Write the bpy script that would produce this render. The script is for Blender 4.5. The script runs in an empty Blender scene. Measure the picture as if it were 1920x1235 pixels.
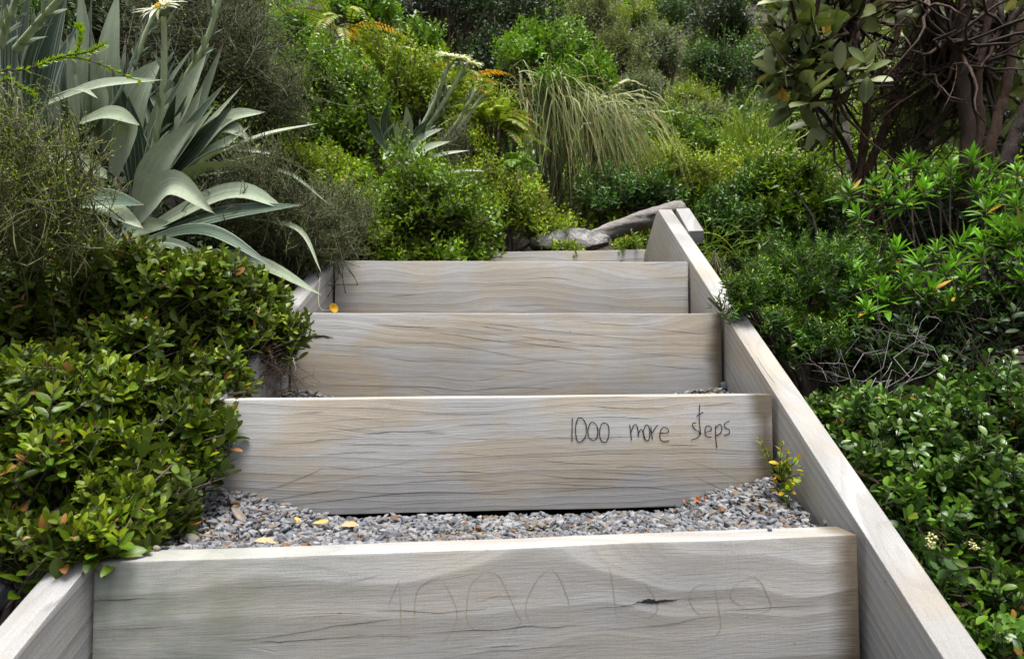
import bpy, bmesh, math, random
import numpy as np
from mathutils import Vector, Matrix, noise as mnoise

# ------------------------------------------------------------------ camera, light, exposure
SC = bpy.context.scene
COL = SC.collection
F, CX, CY = 1150.0, 960.0, 617.5          # focal length and centre in photo pixels (1920 x 1235)
PITCH = math.radians(2.5)
CAM = np.array([0.0, 0.0, 1.0])
FW = np.array([0, math.cos(PITCH), math.sin(PITCH)])
UP = np.array([0, -math.sin(PITCH), math.cos(PITCH)])
RT = np.array([1.0, 0, 0])

cd = bpy.data.cameras.new('camera')
cam = bpy.data.objects.new('camera', cd)
COL.objects.link(cam)
cam.location = CAM
cam.rotation_euler = (math.pi / 2 + PITCH, 0, 0)
cd.sensor_width = 36
cd.lens = F / 1920 * 36
cd.clip_start = 0.02
cd.clip_end = 500
cd.dof.use_dof = True
cd.dof.focus_distance = 1.45
cd.dof.aperture_fstop = 7.1
SC.camera = cam

SUN_EL, SUN_AZ = math.radians(79), math.radians(165)   # azimuth from +Y towards +X
w = bpy.data.worlds.new('World')
SC.world = w
w.use_nodes = True
nt = w.node_tree
sky = nt.nodes.new('ShaderNodeTexSky')
sky.sky_type = 'NISHITA'
sky.sun_disc = False
sky.sun_elevation = SUN_EL
sky.sun_rotation = SUN_AZ
sky.air_density = 1.0
sky.dust_density = 6.0
sky.ozone_density = 0.6
nt.nodes['Background'].inputs['Strength'].default_value = 0.10
hs = nt.nodes.new('ShaderNodeHueSaturation')     # overcast: the cloud takes most of the blue out
hs.inputs['Saturation'].default_value = 0.5
nt.links.new(sky.outputs[0], hs.inputs['Color'])
nt.links.new(hs.outputs[0], nt.nodes['Background'].inputs['Color'])
ld = bpy.data.lights.new('sun', 'SUN')
ld.energy = 2.8
ld.angle = math.radians(25)
ld.color = (1.0, 0.98, 0.94)
sun = bpy.data.objects.new('sun', ld)
COL.objects.link(sun)
sd = Vector((math.sin(SUN_AZ) * math.cos(SUN_EL), math.cos(SUN_AZ) * math.cos(SUN_EL), math.sin(SUN_EL)))
sun.rotation_euler = sd.to_track_quat('Z', 'Y').to_euler()
SC.view_settings.view_transform = 'Standard'
SC.view_settings.look = 'None'
SC.view_settings.exposure = 1.12
SC.view_settings.gamma = 1
SC.render.engine = 'CYCLES'
SC.cycles.max_bounces = 8
SC.cycles.use_denoising = True

rng = np.random.default_rng(7)


def at(px, py, z):
    """photo pixel + distance along the optical axis -> world point"""
    return CAM + z * ((px - CX) / F * RT + (CY - py) / F * UP + FW)


def on_plane(px, py, p0, n):
    d = (px - CX) / F * RT + (CY - py) / F * UP + FW
    return CAM + d * (np.dot(p0 - CAM, n) / np.dot(d, n))


def nrm(v):
    v = np.asarray(v, float)
    return v / np.maximum(np.linalg.norm(v, axis=-1, keepdims=True), 1e-9)


# ------------------------------------------------------------------ ground height
KN = np.array([(-6, -1.6), (-2, -.95), (.5, .22), (2.6, 1.36), (4, 1.98), (6, 2.75), (10, 4.6), (16, 7.4), (26, 14.4),
               (35, 22), (60, 42), (100, 66)])


def ground(x, y):
    x = np.asarray(x, float)
    y = np.asarray(y, float)
    b = np.interp(y, KN[:, 0], KN[:, 1])
    near = np.clip((9 - y) / 5, 0, 1)
    cxs = .0
    tl = np.clip(-x - .66 + cxs, 0, 4)
    tr = np.clip(x - .62, 0, 6)
    b = b + near * (.52 * tl) + (.06 * tl) * (1 - near)
    b = b + near * (-.12 * np.clip(tr / .2, 0, 1) + .10 * tr)
    b = b + .05 * np.sin(1.7 * x + 1) * np.sin(1.3 * y) + np.clip(y - 6, 0, 30) * .03 * np.sin(.33 * x + .5) * np.sin(.27 * y + 1)
    return b


# ------------------------------------------------------------------ objects
def setp(o, label=None, cat=None, group=None, kind=None):
    if label: o['label'] = label
    if cat: o['category'] = cat
    if group: o['group'] = group
    if kind: o['kind'] = kind
    return o


def thing(name, label, cat, loc=(0, 0, 0), group=None):
    o = bpy.data.objects.new(name, None)
    o.empty_display_size = .05
    COL.objects.link(o)
    o.location = [float(v) for v in loc]
    return setp(o, label, cat, group)


def mesh_obj(name, V, faces, mat, parent=None, uv=None, tint=None, smooth=True, loc=None):
    """faces = (loop vertex indices, loop starts). V in world space; shifted by the parent's location."""
    V = np.asarray(V, float).reshape(-1, 3)
    if parent is not None:
        off = np.array(parent.location)
        p = parent.parent
        while p is not None:
            off = off + np.array(p.location)
            p = p.parent
        V = V - off
    elif loc is not None:
        V = V - np.asarray(loc)
    idx, st = faces
    me = bpy.data.meshes.new(name)
    me.vertices.add(len(V))
    me.vertices.foreach_set('co', V.astype(np.float32).ravel())
    me.loops.add(len(idx))
    me.loops.foreach_set('vertex_index', idx.astype(np.int32))
    me.polygons.add(len(st))
    me.polygons.foreach_set('loop_start', st.astype(np.int32))
    if uv is not None:
        ul = me.uv_layers.new(name='UVMap')
        ul.data.foreach_set('uv', np.asarray(uv, np.float32)[idx].ravel())
    if tint is not None:
        a = me.attributes.new('tint', 'FLOAT', 'POINT')
        a.data.foreach_set('value', np.asarray(tint, np.float32))
    me.polygons.foreach_set('use_smooth', np.full(len(st), smooth))
    me.update(calc_edges=True)
    me.validate()
    for m in (mat if isinstance(mat, (list, tuple)) else [mat]):
        me.materials.append(m)
    o = bpy.data.objects.new(name, me)
    COL.objects.link(o)
    if parent is not None:
        o.parent = parent
    elif loc is not None:
        o.location = [float(v) for v in loc]
    return o


def join_geo(geos):
    """geos: list of (V, (idx, st), uv, tint)"""
    Vs, Is, Ss, Us, Ts = [], [], [], [], []
    nv = nl = 0
    for V, (i, s), u, t in geos:
        if len(V) == 0: continue
        Vs.append(V); Is.append(i + nv); Ss.append(s + nl); Us.append(u); Ts.append(t)
        nv += len(V); nl += len(i)
    return np.concatenate(Vs), (np.concatenate(Is), np.concatenate(Ss)), np.concatenate(Us), np.concatenate(Ts)


def put(name, geo, mat, parent=None, smooth=True, loc=None):
    if isinstance(geo, list): geo = join_geo(geo)
    V, f, u, t = geo
    return mesh_obj(name, V, f, mat, parent, u, t, smooth, loc)


# ------------------------------------------------------------------ geometry generators
def make_template(ts, ws):
    """leaf outline: rows at ts with half-widths ws; 0 at both ends closes it"""
    vs, fs = [(0, 0)], []
    rows = []
    for t, wd in zip(ts, ws):
        r = len(vs)
        vs += [(t, -wd), (t, 0), (t, wd)]
        rows.append(r)
    vs.append((1, 0))
    tip = len(vs) - 1
    r = rows[0]
    fs += [(0, r + 1, r), (0, r + 2, r + 1)]
    for a, b in zip(rows[:-1], rows[1:]):
        fs += [(a, a + 1, b + 1, b), (a + 1, a + 2, b + 2, b + 1)]
    r = rows[-1]
    fs += [(r, r + 1, tip), (r + 1, r + 2, tip)]
    idx = np.array([i for f in fs for i in f])
    st = np.cumsum([0] + [len(f) for f in fs[:-1]])
    return np.array(vs, float), idx, st


T_OVAL = make_template([.12, .36, .64, .88], [.42, .92, 1.0, .6])
T_LANCE = make_template([.15, .45, .75], [.55, 1.0, .7])
T_SMALL = make_template([.5], [1.0])
T_NEEDLE = make_template([.3], [1.0])


def leaves(tpl, P, D, N, L, W, curl=.15, fold=.25, tint=None):
    """instances a leaf template M times into one mesh"""
    tv, idx, st = tpl
    M = len(P)
    D = nrm(D)
    S = nrm(np.cross(D, N))
    N = np.cross(S, D)
    L = np.broadcast_to(np.asarray(L, float), (M,))
    W = np.broadcast_to(np.asarray(W, float), (M,)) / 2
    curl = np.broadcast_to(np.asarray(curl, float), (M,))
    t = tv[:, 0][None, :, None]
    s = tv[:, 1][None, :, None]
    V = (P[:, None, :] + D[:, None, :] * (L[:, None, None] * t * (1 - .15 * t * np.abs(curl)[:, None, None]))
         + S[:, None, :] * (W[:, None, None] * s)
         + N[:, None, :] * (fold * W[:, None, None] * np.abs(s) - (curl * L)[:, None, None] * t * t))
    nv = len(tv)
    I = (idx[None, :] + (np.arange(M) * nv)[:, None]).ravel()
    St = (st[None, :] + (np.arange(M) * len(idx))[:, None]).ravel()
    uv = np.tile(np.stack([tv[:, 1] * .5 + .5, tv[:, 0]], 1), (M, 1))
    if tint is None: tint = np.zeros(M)
    return V.reshape(-1, 3), (I, St), uv, np.repeat(tint, nv)


def tubes(C, R, k=5):
    """C (M,n,3) centre lines, R (M,n) radii -> one mesh of M tapered tubes"""
    C = np.asarray(C, float)
    if C.ndim == 2: C = C[None]
    M, n, _ = C.shape
    R = np.broadcast_to(np.asarray(R, float), (M, n))
    T = nrm(np.gradient(C, axis=1))
    ref = np.where(np.abs(T[:, :1, 2:3]) > .8, np.array([1.0, 0.1, 0]), np.array([.1, 0, 1.0]))
    A = nrm(np.cross(T, np.broadcast_to(ref, T.shape)))
    B = np.cross(T, A)
    th = np.arange(k) * 2 * math.pi / k
    V = C[:, :, None, :] + R[:, :, None, None] * (A[:, :, None, :] * np.cos(th)[None, None, :, None] + B[:, :, None, :] * np.sin(th)[None, None, :, None])
    q = []
    for i in range(n - 1):
        for j in range(k):
            q.append((i * k + j, i * k + (j + 1) % k, (i + 1) * k + (j + 1) % k, (i + 1) * k + j))
    q = np.array(q).ravel()
    caps = np.array(list(range(k))[::-1] + [(n - 1) * k + j for j in range(k)])
    loops = np.concatenate([q, caps])
    st = np.concatenate([np.arange(0, len(q), 4), [len(q), len(q) + k]])
    I = (loops[None] + (np.arange(M) * n * k)[:, None]).ravel()
    St = (st[None] + (np.arange(M) * len(loops))[:, None]).ravel()
    uv = np.stack(np.broadcast_arrays((th / 6.283)[None, None, :], np.linspace(0, 1, n)[None, :, None], ), -1)
    uv = np.broadcast_to(uv, (M, n, k, 2)).reshape(-1, 2)
    return V.reshape(-1, 3), (I, St), uv, np.zeros(M * n * k)


def straps(C, S, N=None, fold=0.0, cols=5, tint=None, arch=0.0):
    """C (M,n,3) centre lines, S (M,n,3) half-width side vectors -> ribbons; fold lifts the edges along N"""
    C = np.asarray(C, float)
    M, n, _ = C.shape
    u = np.linspace(-1, 1, cols)
    V = C[:, :, None, :] + S[:, :, None, :] * u[None, None, :, None]
    if N is not None and fold:
        hw = np.linalg.norm(S, axis=-1)[:, :, None, None]
        V = V + N[:, :, None, :] * hw * fold * (np.abs(u) ** 1.3)[None, None, :, None]
    q = []
    for i in range(n - 1):
        for j in range(cols - 1):
            a = i * cols + j
            q.append((a, a + 1, a + cols + 1, a + cols))
    q = np.array(q).ravel()
    st = np.arange(0, len(q), 4)
    I = (q[None] + (np.arange(M) * n * cols)[:, None]).ravel()
    St = (st[None] + (np.arange(M) * len(q))[:, None]).ravel()
    uv = np.stack(np.broadcast_arrays((u * .5 + .5)[None, None, :], np.linspace(0, 1, n)[None, :, None]), -1)
    uv = np.broadcast_to(uv, (M, n, cols, 2)).reshape(-1, 2)
    if tint is None: tint = np.zeros(M)
    return V.reshape(-1, 3), (I, St), uv, np.repeat(tint, n * cols)


def bez(P0, P1, P2, n):
    t = np.linspace(0, 1, n)[None, :, None]
    P0, P1, P2 = [np.asarray(p, float).reshape(-1, 1, 3) for p in (P0, P1, P2)]
    return (1 - t) ** 2 * P0 + 2 * t * (1 - t) * P1 + t * t * P2


def poly(pts, n):
    """smooth resample of a polyline (Catmull-Rom)"""
    p = np.asarray(pts, float)
    p = np.vstack([2 * p[0] - p[1], p, 2 * p[-1] - p[-2]])
    m = len(p) - 3
    out = []
    for s in np.linspace(0, m - 1e-6, n):
        i = int(s); t = s - i
        a, b, c, d = p[i], p[i + 1], p[i + 2], p[i + 3]
        out.append(.5 * ((2 * b) + (c - a) * t + (2 * a - 5 * b + 4 * c - d) * t * t + (3 * b - a - 3 * c + d) * t ** 3))
    return np.array(out)


def unit(n):
    return nrm(rng.normal(size=(n, 3)))


def sprig_points(blobs, n, shell=(.62, 1.05), out=.6, up=.55, jit=.35, low=-.45, lump=.16):
    """tip positions and directions of n sprigs over a crown made of ellipsoids (cx,cy,cz,rx,ry,rz)"""
    B = np.asarray(blobs, float)
    wgt = (B[:, 3] * B[:, 5] + B[:, 3] * B[:, 4] + B[:, 4] * B[:, 5])
    k = rng.choice(len(B), n, p=wgt / wgt.sum())
    u = unit(n)
    u[:, 2] = np.where(u[:, 2] < low, -u[:, 2] * .8, u[:, 2])
    u = nrm(u)
    f = rng.uniform(shell[0] ** 2, shell[1] ** 2, n) ** .5
    ph = k * 1.7
    f = f * np.where(rng.uniform(size=n) < .05, rng.uniform(1.05, 1.3, n), 1.0)
    f = f * (1 + lump * np.sin(4.3 * u[:, 0] + ph) * np.sin(5.1 * u[:, 2] + 2 * ph) + lump * .8 * np.sin(8 * u[:, 1] + 7 * u[:, 0] + ph))
    P = B[k, :3] + u * B[k, 3:6] * f[:, None]
    D = nrm(out * u + np.array([0, 0, up]) + jit * rng.normal(size=(n, 3)))
    return P, D, B[k, :3]


def sprig_leaves(P, D, length, nodes, L, W, a0=70, a1=25, per=2, tpl=T_OVAL, curl=.15, fold=.25, jit=.18, tipmin=.55, turn=90):
    n = len(P)
    length = np.broadcast_to(np.asarray(length, float), (n,))
    e1 = nrm(np.cross(D, unit(n)))
    e2 = np.cross(D, e1)
    ph = rng.uniform(0, 6.28, n)
    geos = []
    PP, DD, NN, LL, WW, TT = [], [], [], [], [], []
    sz = rng.uniform(.75, 1.2, n)
    for k in range(nodes):
        t = k / max(1, nodes - 1)
        base = P - D * (length * (1 - t))[:, None]
        a = np.radians(a0 * (1 - t) + a1 * t)
        for j in range(per):
            az = ph + k * math.radians(turn) + j * 2 * math.pi / per + rng.normal(size=n) * .2
            rad = e1 * np.cos(az)[:, None] + e2 * np.sin(az)[:, None]
            aj = a + rng.normal(size=n) * .16
            d = nrm(D * np.cos(aj)[:, None] + rad * np.sin(aj)[:, None] + jit * rng.normal(size=(n, 3)))
            nn = D - d * np.sum(D * d, 1, keepdims=True) + .12 * rng.normal(size=(n, 3))
            s = sz * rng.uniform(.8, 1.15, n) * (1 - (1 - tipmin) * max(0, t * 2 - 1))
            PP.append(base); DD.append(d); NN.append(nn); LL.append(L * s); WW.append(W * s * rng.uniform(.85, 1.1, n))
            TT.append(np.full(n, t) * rng.uniform(.7, 1, n))
    M = len(PP) * n
    return leaves(tpl, np.concatenate(PP), np.concatenate(DD), np.concatenate(NN), np.concatenate(LL), np.concatenate(WW),
                  curl * rng.uniform(.3, 1.8, M), fold, np.concatenate(TT))


def stems_to(P, D, length, centre, root, r0=.0011, r1=.0025, n=6, k=4, reach=.75):
    """a twig for each sprig, running from its tip back towards the heart of the crown"""
    b = P - D * np.asarray(length).reshape(-1, 1) if np.ndim(length) else P - D * length
    inner = P * (1 - reach) + (centre * .6 + root * .4) * reach
    C = np.concatenate([P[:, None], bez(b, b * .6 + inner * .4 + rng.normal(size=P.shape) * .02 - D * .03, inner, n - 1)], 1)
    R = np.linspace(r0, r1, n)[None] * np.ones((len(P), 1))
    return tubes(C, R, k)


def limbs(root, tips, r0, r1, n=7, k=6, wob=.03, lift=.3):
    """main limbs from a root to given points"""
    tips = np.asarray(tips, float)
    root = np.asarray(root, float)[None].repeat(len(tips), 0)
    mid = root * .5 + tips * .5 + np.array([0, 0, 1]) * lift * np.linalg.norm(tips - root, axis=1, keepdims=True) * .3 - (tips - root) * np.array([1, 1, 0]) * .15
    C = bez(root, mid, tips, n)
    C[:, 1:-1] += rng.normal(size=(len(tips), n - 2, 3)) * wob * np.linalg.norm(tips - root, axis=1)[:, None, None] * .5
    return tubes(C, np.linspace(r0, r1, n)[None] * np.ones((len(tips), 1)), k)


# ------------------------------------------------------------------ materials
def new_mat(name):
    m = bpy.data.materials.new(name)
    m.use_nodes = True
    t = m.node_tree
    return m, t, t.nodes['Principled BSDF'], t.nodes['Material Output']


class NB:
    """tiny node-building helper"""
    def __init__(s, t): s.t = t
    def n(s, typ, **k):
        x = s.t.nodes.new(typ)
        for a, b in k.items(): setattr(x, a, b)
        return x
    def link(s, a, b): s.t.links.new(a, b)
    def val(s, sock, v):
        if hasattr(v, 'is_output'): s.link(v, sock)
        else: sock.default_value = v
    def math(s, op, a, b=0.0, c=None, clamp=False):
        x = s.n('ShaderNodeMath', operation=op, use_clamp=clamp)
        s.val(x.inputs[0], a); s.val(x.inputs[1], b)
        if c is not None: s.val(x.inputs[2], c)
        return x.outputs[0]
    def mix(s, f, a, b, blend='MIX'):
        x = s.n('ShaderNodeMix', data_type='RGBA', blend_type=blend)
        s.val(x.inputs[0], f)
        for i, v in ((6, a), (7, b)):
            s.val(x.inputs[i], (*v, 1) if isinstance(v, tuple) and len(v) == 3 else v)
        return x.outputs[2]
    def rng(s, v, a, b, c=0.0, d=1.0, smooth=True):
        x = s.n('ShaderNodeMapRange', interpolation_type='SMOOTHSTEP' if smooth else 'LINEAR')
        s.val(x.inputs[0], v)
        for i, q in ((1, a), (2, b), (3, c), (4, d)): s.val(x.inputs[i], q)
        return x.outputs[0]
    def noise(s, vec, scale, detail=3, rough=.55, dist=0.0, color=False):
        x = s.n('ShaderNodeTexNoise')
        if vec is not None: s.link(vec, x.inputs['Vector'])
        x.inputs['Scale'].default_value = scale
        x.inputs['Detail'].default_value = detail
        x.inputs['Roughness'].default_value = rough
        x.inputs['Distortion'].default_value = dist
        return x.outputs['Color' if color else 'Fac']
    def comb(s, x, y, z):
        c = s.n('ShaderNodeCombineXYZ')
        for i, v in enumerate((x, y, z)): s.val(c.inputs[i], v)
        return c.outputs[0]
    def ramp(s, f, stops, interp='LINEAR'):
        x = s.n('ShaderNodeValToRGB')
        s.link(f, x.inputs[0])
        r = x.color_ramp
        r.interpolation = interp
        while len(r.elements) < len(stops): r.elements.new(.5)
        while len(r.elements) > len(stops): r.elements.remove(r.elements[-1])
        for e, (p, c) in zip(r.elements, stops):
            e.position = p; e.color = (*c, 1)
        return x.outputs[0]


def sat(c, k=1.45, s=1.22):
    m = .2 * c[0] + .7 * c[1] + .1 * c[2]
    return tuple(max(.002, (m + (v - m) * s) * k) for v in c)


def leaf_mat(name, cols, under=None, young=None, edge=None, rib=None, rough=.42, trans=.22, dead=None, dead_frac=.03, stripes=0, spec=.3, mottle=.25, boost=1.45, clump=.7, tipc=None):
    m, t, p, out = new_mat(name)
    b = NB(t)
    geo = b.n('ShaderNodeNewGeometry')
    r = geo.outputs['Random Per Island']
    if boost:
        cols = [sat(q, boost) for q in cols]
        young = sat(young, boost) if young else None
        under = sat(under, boost * .8) if under else None
    c = b.ramp(r, [(i / max(1, len(cols) - 1), q) for i, q in enumerate(cols)])
    at_ = b.n('ShaderNodeAttribute', attribute_name='tint')
    if young: c = b.mix(b.math('MULTIPLY', b.rng(at_.outputs['Fac'], .45, 1), .85), c, young)
    uv = b.n('ShaderNodeUVMap')
    sep = b.n('ShaderNodeSeparateXYZ')
    b.link(uv.outputs[0], sep.inputs[0])
    d = b.math('ABSOLUTE', b.math('SUBTRACT', sep.outputs[0], .5))
    if edge: c = b.mix(b.math('MULTIPLY', b.rng(d, .36, .5) if not stripes else b.rng(d, .45, .49), .7), c, edge)
    if rib: c = b.mix(b.math('MULTIPLY', b.rng(d, .0, .10, 1, 0), .6), c, rib)
    if mottle:
        tc = b.n('ShaderNodeTexCoord')
        mo = b.noise(tc.outputs['Object'], 90, 3)
        cl = b.noise(tc.outputs['Object'], 7, 2, .5)
        c = b.mix(clump, c, b.mix(b.rng(cl, .35, .65), (.5, .5, .45), (1.4, 1.4, 1.25)), 'MULTIPLY')
        c = b.mix(mottle, c, b.mix(mo, (0.25, .25, .25), (1.6, 1.6, 1.6)), 'MULTIPLY')
    if dead: c = b.mix(b.math('LESS_THAN', b.math('FRACT', b.math('MULTIPLY', r, 37.7)), dead_frac), c, dead)
    bump_h = None
    if stripes:
        st = b.noise(b.comb(b.math('MULTIPLY', sep.outputs[0], stripes), b.math('MULTIPLY', sep.outputs[1], 1.3), b.math('MULTIPLY', r, 50)), 1.0, 2, .6)
        c = b.mix(b.rng(st, .50, .72, 0, .6), c, (.46, .52, .44))
        bump_h = st
    if tipc: c = b.mix(b.math('MULTIPLY', b.rng(b.math('ADD', sep.outputs[1], b.math('MULTIPLY', b.math('SUBTRACT', r, .5), .08)), .93, .985), .9), c, tipc)
    if under: c = b.mix(geo.outputs['Backfacing'], c, b.mix(.35, under, c))
    b.link(c, p.inputs['Base Color'])
    p.inputs['Roughness'].default_value = rough
    p.inputs['Specular IOR Level'].default_value = spec
    if bump_h is not None:
        bp = b.n('ShaderNodeBump')
        bp.inputs['Strength'].default_value = .35
        bp.inputs['Distance'].default_value = .004
        b.link(bump_h, bp.inputs['Height'])
        b.link(bp.outputs[0], p.inputs['Normal'])
    if trans:
        tr = b.n('ShaderNodeBsdfTranslucent')
        tcol = b.mix(1.0, c, (1.25, 1.3, .55), 'MULTIPLY')
        b.link(tcol, tr.inputs['Color'])
        mx = b.n('ShaderNodeMixShader')
        mx.inputs[0].default_value = trans
        b.link(p.outputs[0], mx.inputs[1])
        b.link(tr.outputs[0], mx.inputs[2])
        b.link(mx.outputs[0], out.inputs['Surface'])
    return m


def bark_mat(name, cols, scale=40, rough=.85, stretch=4.0, bump=.6):
    m, t, p, out = new_mat(name)
    b = NB(t)
    tc = b.n('ShaderNodeTexCoord')
    mp = b.n('ShaderNodeMapping')
    mp.inputs['Scale'].default_value = (1, 1, 1 / stretch)
    b.link(tc.outputs['Object'], mp.inputs[0])
    no = b.noise(mp.outputs[0], scale, 5, .65, .4)
    geo = b.n('ShaderNodeNewGeometry')
    f = b.math('ADD', b.math('MULTIPLY', no, .8), b.math('MULTIPLY', geo.outputs['Random Per Island'], .3))
    c = b.ramp(f, [(.25 + .55 * i / max(1, len(cols) - 1), q) for i, q in enumerate(cols)])
    b.link(c, p.inputs['Base Color'])
    p.inputs['Roughness'].default_value = rough
    bp = b.n('ShaderNodeBump')
    bp.inputs['Strength'].default_value = bump
    bp.inputs['Distance'].default_value = .01
    b.link(no, bp.inputs['Height'])
    b.link(bp.outputs[0], p.inputs['Normal'])
    return m


def plain_mat(name, col, rough=.7, var=.3, scale=60):
    m, t, p, out = new_mat(name)
    b = NB(t)
    tc = b.n('ShaderNodeTexCoord')
    no = b.noise(tc.outputs['Object'], scale, 3)
    c = b.mix(no, tuple(v * (1 - var) for v in col), tuple(min(1, v * (1 + var)) for v in col))
    b.link(c, p.inputs['Base Color'])
    p.inputs['Roughness'].default_value = rough
    return m


def wood_mat(name, seed, pith=(-.05, .35), ring=70, warp=.03, tint=(1, 1, 1), algae=0.0, stain_x=None, tan=.5, contrast=1.0, fine_rings=3.0):
    """weathered grey pine, growth rings round a pith line parallel to local x; cracks along the grain"""
    m, t, p, out = new_mat(name)
    b = NB(t)
    tc = b.n('ShaderNodeTexCoord')
    sp = b.n('ShaderNodeSeparateXYZ')
    b.link(tc.outputs['Object'], sp.inputs[0])
    x, y, z = sp.outputs
    off = b.comb(b.math('MULTIPLY', b.math('ADD', x, seed * 3.17), 1.6), b.math('ADD', b.math('MULTIPLY', y, 5), seed), b.math('MULTIPLY', z, 5))
    n1 = b.noise(off, 1.0, 2, .5, .3)
    n2 = b.noise(b.comb(b.math('MULTIPLY', x, 4.5), b.math('MULTIPLY', y, 12), b.math('ADD', b.math('MULTIPLY', z, 12), seed * 9.1)), 1.0, 3, .5)
    wv = b.math('ADD', b.math('MULTIPLY', b.math('SUBTRACT', n1, .5), warp * 5), b.math('MULTIPLY', b.math('SUBTRACT', n2, .5), warp * .4))
    dy = b.math('SUBTRACT', y, pith[0])
    dz = b.math('SUBTRACT', b.math('ADD', z, b.math('MULTIPLY', x, .015)), pith[1])
    r = b.math('SQRT', b.math('ADD', b.math('MULTIPLY', dy, dy), b.math('MULTIPLY', dz, dz)))
    r = b.math('ADD', r, wv)
    rr = b.math('MULTIPLY', r, ring)
    fr = b.math('FRACT', rr)
    ringv = b.math('MULTIPLY', b.rng(fr, .0, .75), b.rng(fr, .86, 1.0, 1, 0))
    fr2 = b.math('FRACT', b.math('MULTIPLY', rr, fine_rings))
    ringf = b.math('MULTIPLY', b.rng(fr2, .45, .9), b.rng(fr2, .93, 1.0, 1, 0))
    cellr = b.n('ShaderNodeTexWhiteNoise', noise_dimensions='1D')
    b.link(b.math('FLOOR', rr), cellr.inputs['W'])
    ringv = b.math('MULTIPLY', ringv, b.rng(cellr.outputs[0], 0, 1, .25, 1, False))
    fib = b.noise(b.comb(b.math('MULTIPLY', x, 22), b.math('MULTIPLY', y, 380), b.math('ADD', b.math('MULTIPLY', z, 380), seed)), 1.0, 3, .6)
    saw = b.noise(b.comb(b.math('MULTIPLY', x, 260), b.math('MULTIPLY', y, 30), b.math('ADD', b.math('MULTIPLY', z, 8), seed)), 1.0, 2, .6)
    blot = b.noise(b.comb(b.math('ADD', b.math('MULTIPLY', x, 4), seed * 7), b.math('MULTIPLY', y, 6), b.math('MULTIPLY', z, 9)), 1.0, 4, .6, .5)
    fine = b.noise(tc.outputs['Object'], 520, 2, .7)
    base = b.mix(b.rng(blot, .42, .62), (.41, .42, .435), (.42, .36, .27))
    base = b.mix(tan, (.42, .42, .415), base)
    c = b.mix(b.math('MULTIPLY', ringv, .55 * contrast), base, (.22, .205, .19))
    c = b.mix(b.math('MULTIPLY', ringf, .19), c, (.20, .185, .165))
    c = b.mix(1.0, c, b.mix(fib, (.80, .80, .81), (1.2, 1.19, 1.17)), 'MULTIPLY')
    c = b.mix(1.0, c, b.mix(saw, (.95, .95, .95), (1.05, 1.05, 1.05)), 'MULTIPLY')
    c = b.mix(1.0, c, b.mix(fine, (.58, .58, .58), (1.42, 1.42, 1.42)), 'MULTIPLY')
    big = b.noise(b.comb(b.math('ADD', b.math('MULTIPLY', x, 2.2), seed * 2), b.math('MULTIPLY', y, 3), b.math('MULTIPLY', z, 5)), 1.0, 3, .55)
    c = b.mix(1.0, c, b.mix(big, (.62, .63, .645), (1.38, 1.35, 1.31)), 'MULTIPLY')
    # hairline cracks along the rings
    ck = b.math('MULTIPLY', r, 62.0)
    cf = b.math('ABSOLUTE', b.math('SUBTRACT', b.math('FRACT', ck), .5))
    cw = b.n('ShaderNodeTexWhiteNoise', noise_dimensions='1D')
    b.link(b.math('ADD', b.math('FLOOR', ck), seed * 13.3), cw.inputs['W'])
    seg = b.noise(b.comb(b.math('ADD', b.math('MULTIPLY', x, 3.2), b.math('MULTIPLY', cw.outputs[0], 91)), 0, b.math('MULTIPLY', cw.outputs[0], 33)), 1.0, 2, .5)
    on = b.rng(seg, .58, .66)
    line = b.rng(cf, .008, .045, 1, 0)
    crack = b.math('MULTIPLY', line, on)
    c = b.mix(b.math('MULTIPLY', crack, .5), c, (.045, .036, .03))
    # knots of dirt: small dark specks
    vor = b.n('ShaderNodeTexVoronoi')
    b.link(b.comb(b.math('ADD', x, seed), b.math('MULTIPLY', y, 1.6), b.math('MULTIPLY', z, 1.6)), vor.inputs['Vector'])
    vor.inputs['Scale'].default_value = 13
    speck = b.math('MULTIPLY', b.rng(vor.outputs['Distance'], .02, .05, 1, 0), b.math('GREATER_THAN', fib, .53))
    c = b.mix(b.math('MULTIPLY', speck, .7), c, (.06, .05, .04))
    if stain_x is not None:
        # rust-brown damp stain where the board meets the side timber
        xs = b.math('ADD', b.math('ABSOLUTE', b.math('SUBTRACT', x, stain_x)), b.math('MULTIPLY', b.math('SUBTRACT', n2, .5), .09))
        c = b.mix(b.rng(xs, .0, .045, .85, 0), c, (.085, .06, .028))
    if algae:
        al = b.math('MULTIPLY', b.rng(x, .02, .42, 1, 0), b.rng(b.noise(b.comb(b.math('MULTIPLY', x, 5), 0, b.math('MULTIPLY', z, 7)), 1.0, 4, .6), .35, .65))
        c = b.mix(b.math('MULTIPLY', al, algae), c, (.13, .17, .11))
    c = b.mix(1.0, c, tuple(.90 * v for v in tint), 'MULTIPLY')
    b.link(c, p.inputs['Base Color'])
    p.inputs['Roughness'].default_value = .8
    p.inputs['Specular IOR Level'].default_value = .25
    h = b.math('SUBTRACT', b.math('ADD', b.math('MULTIPLY', fib, .5), b.math('MULTIPLY', ringv, -.25)), b.math('MULTIPLY', crack, 1.2))
    bp = b.n('ShaderNodeBump')
    bp.inputs['Strength'].default_value = .45
    bp.inputs['Distance'].default_value = .002
    b.link(h, bp.inputs['Height'])
    b.link(bp.outputs[0], p.inputs['Normal'])
    return m


M_CRACK = plain_mat('crack dark', (.022, .018, .015), .95, .3)
M_INK = plain_mat('ink black', (.008, .008, .009), .6, .3)
M_SCRATCH = plain_mat('scratch brown', (.29, .235, .17), .9, .3, 200)

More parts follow.
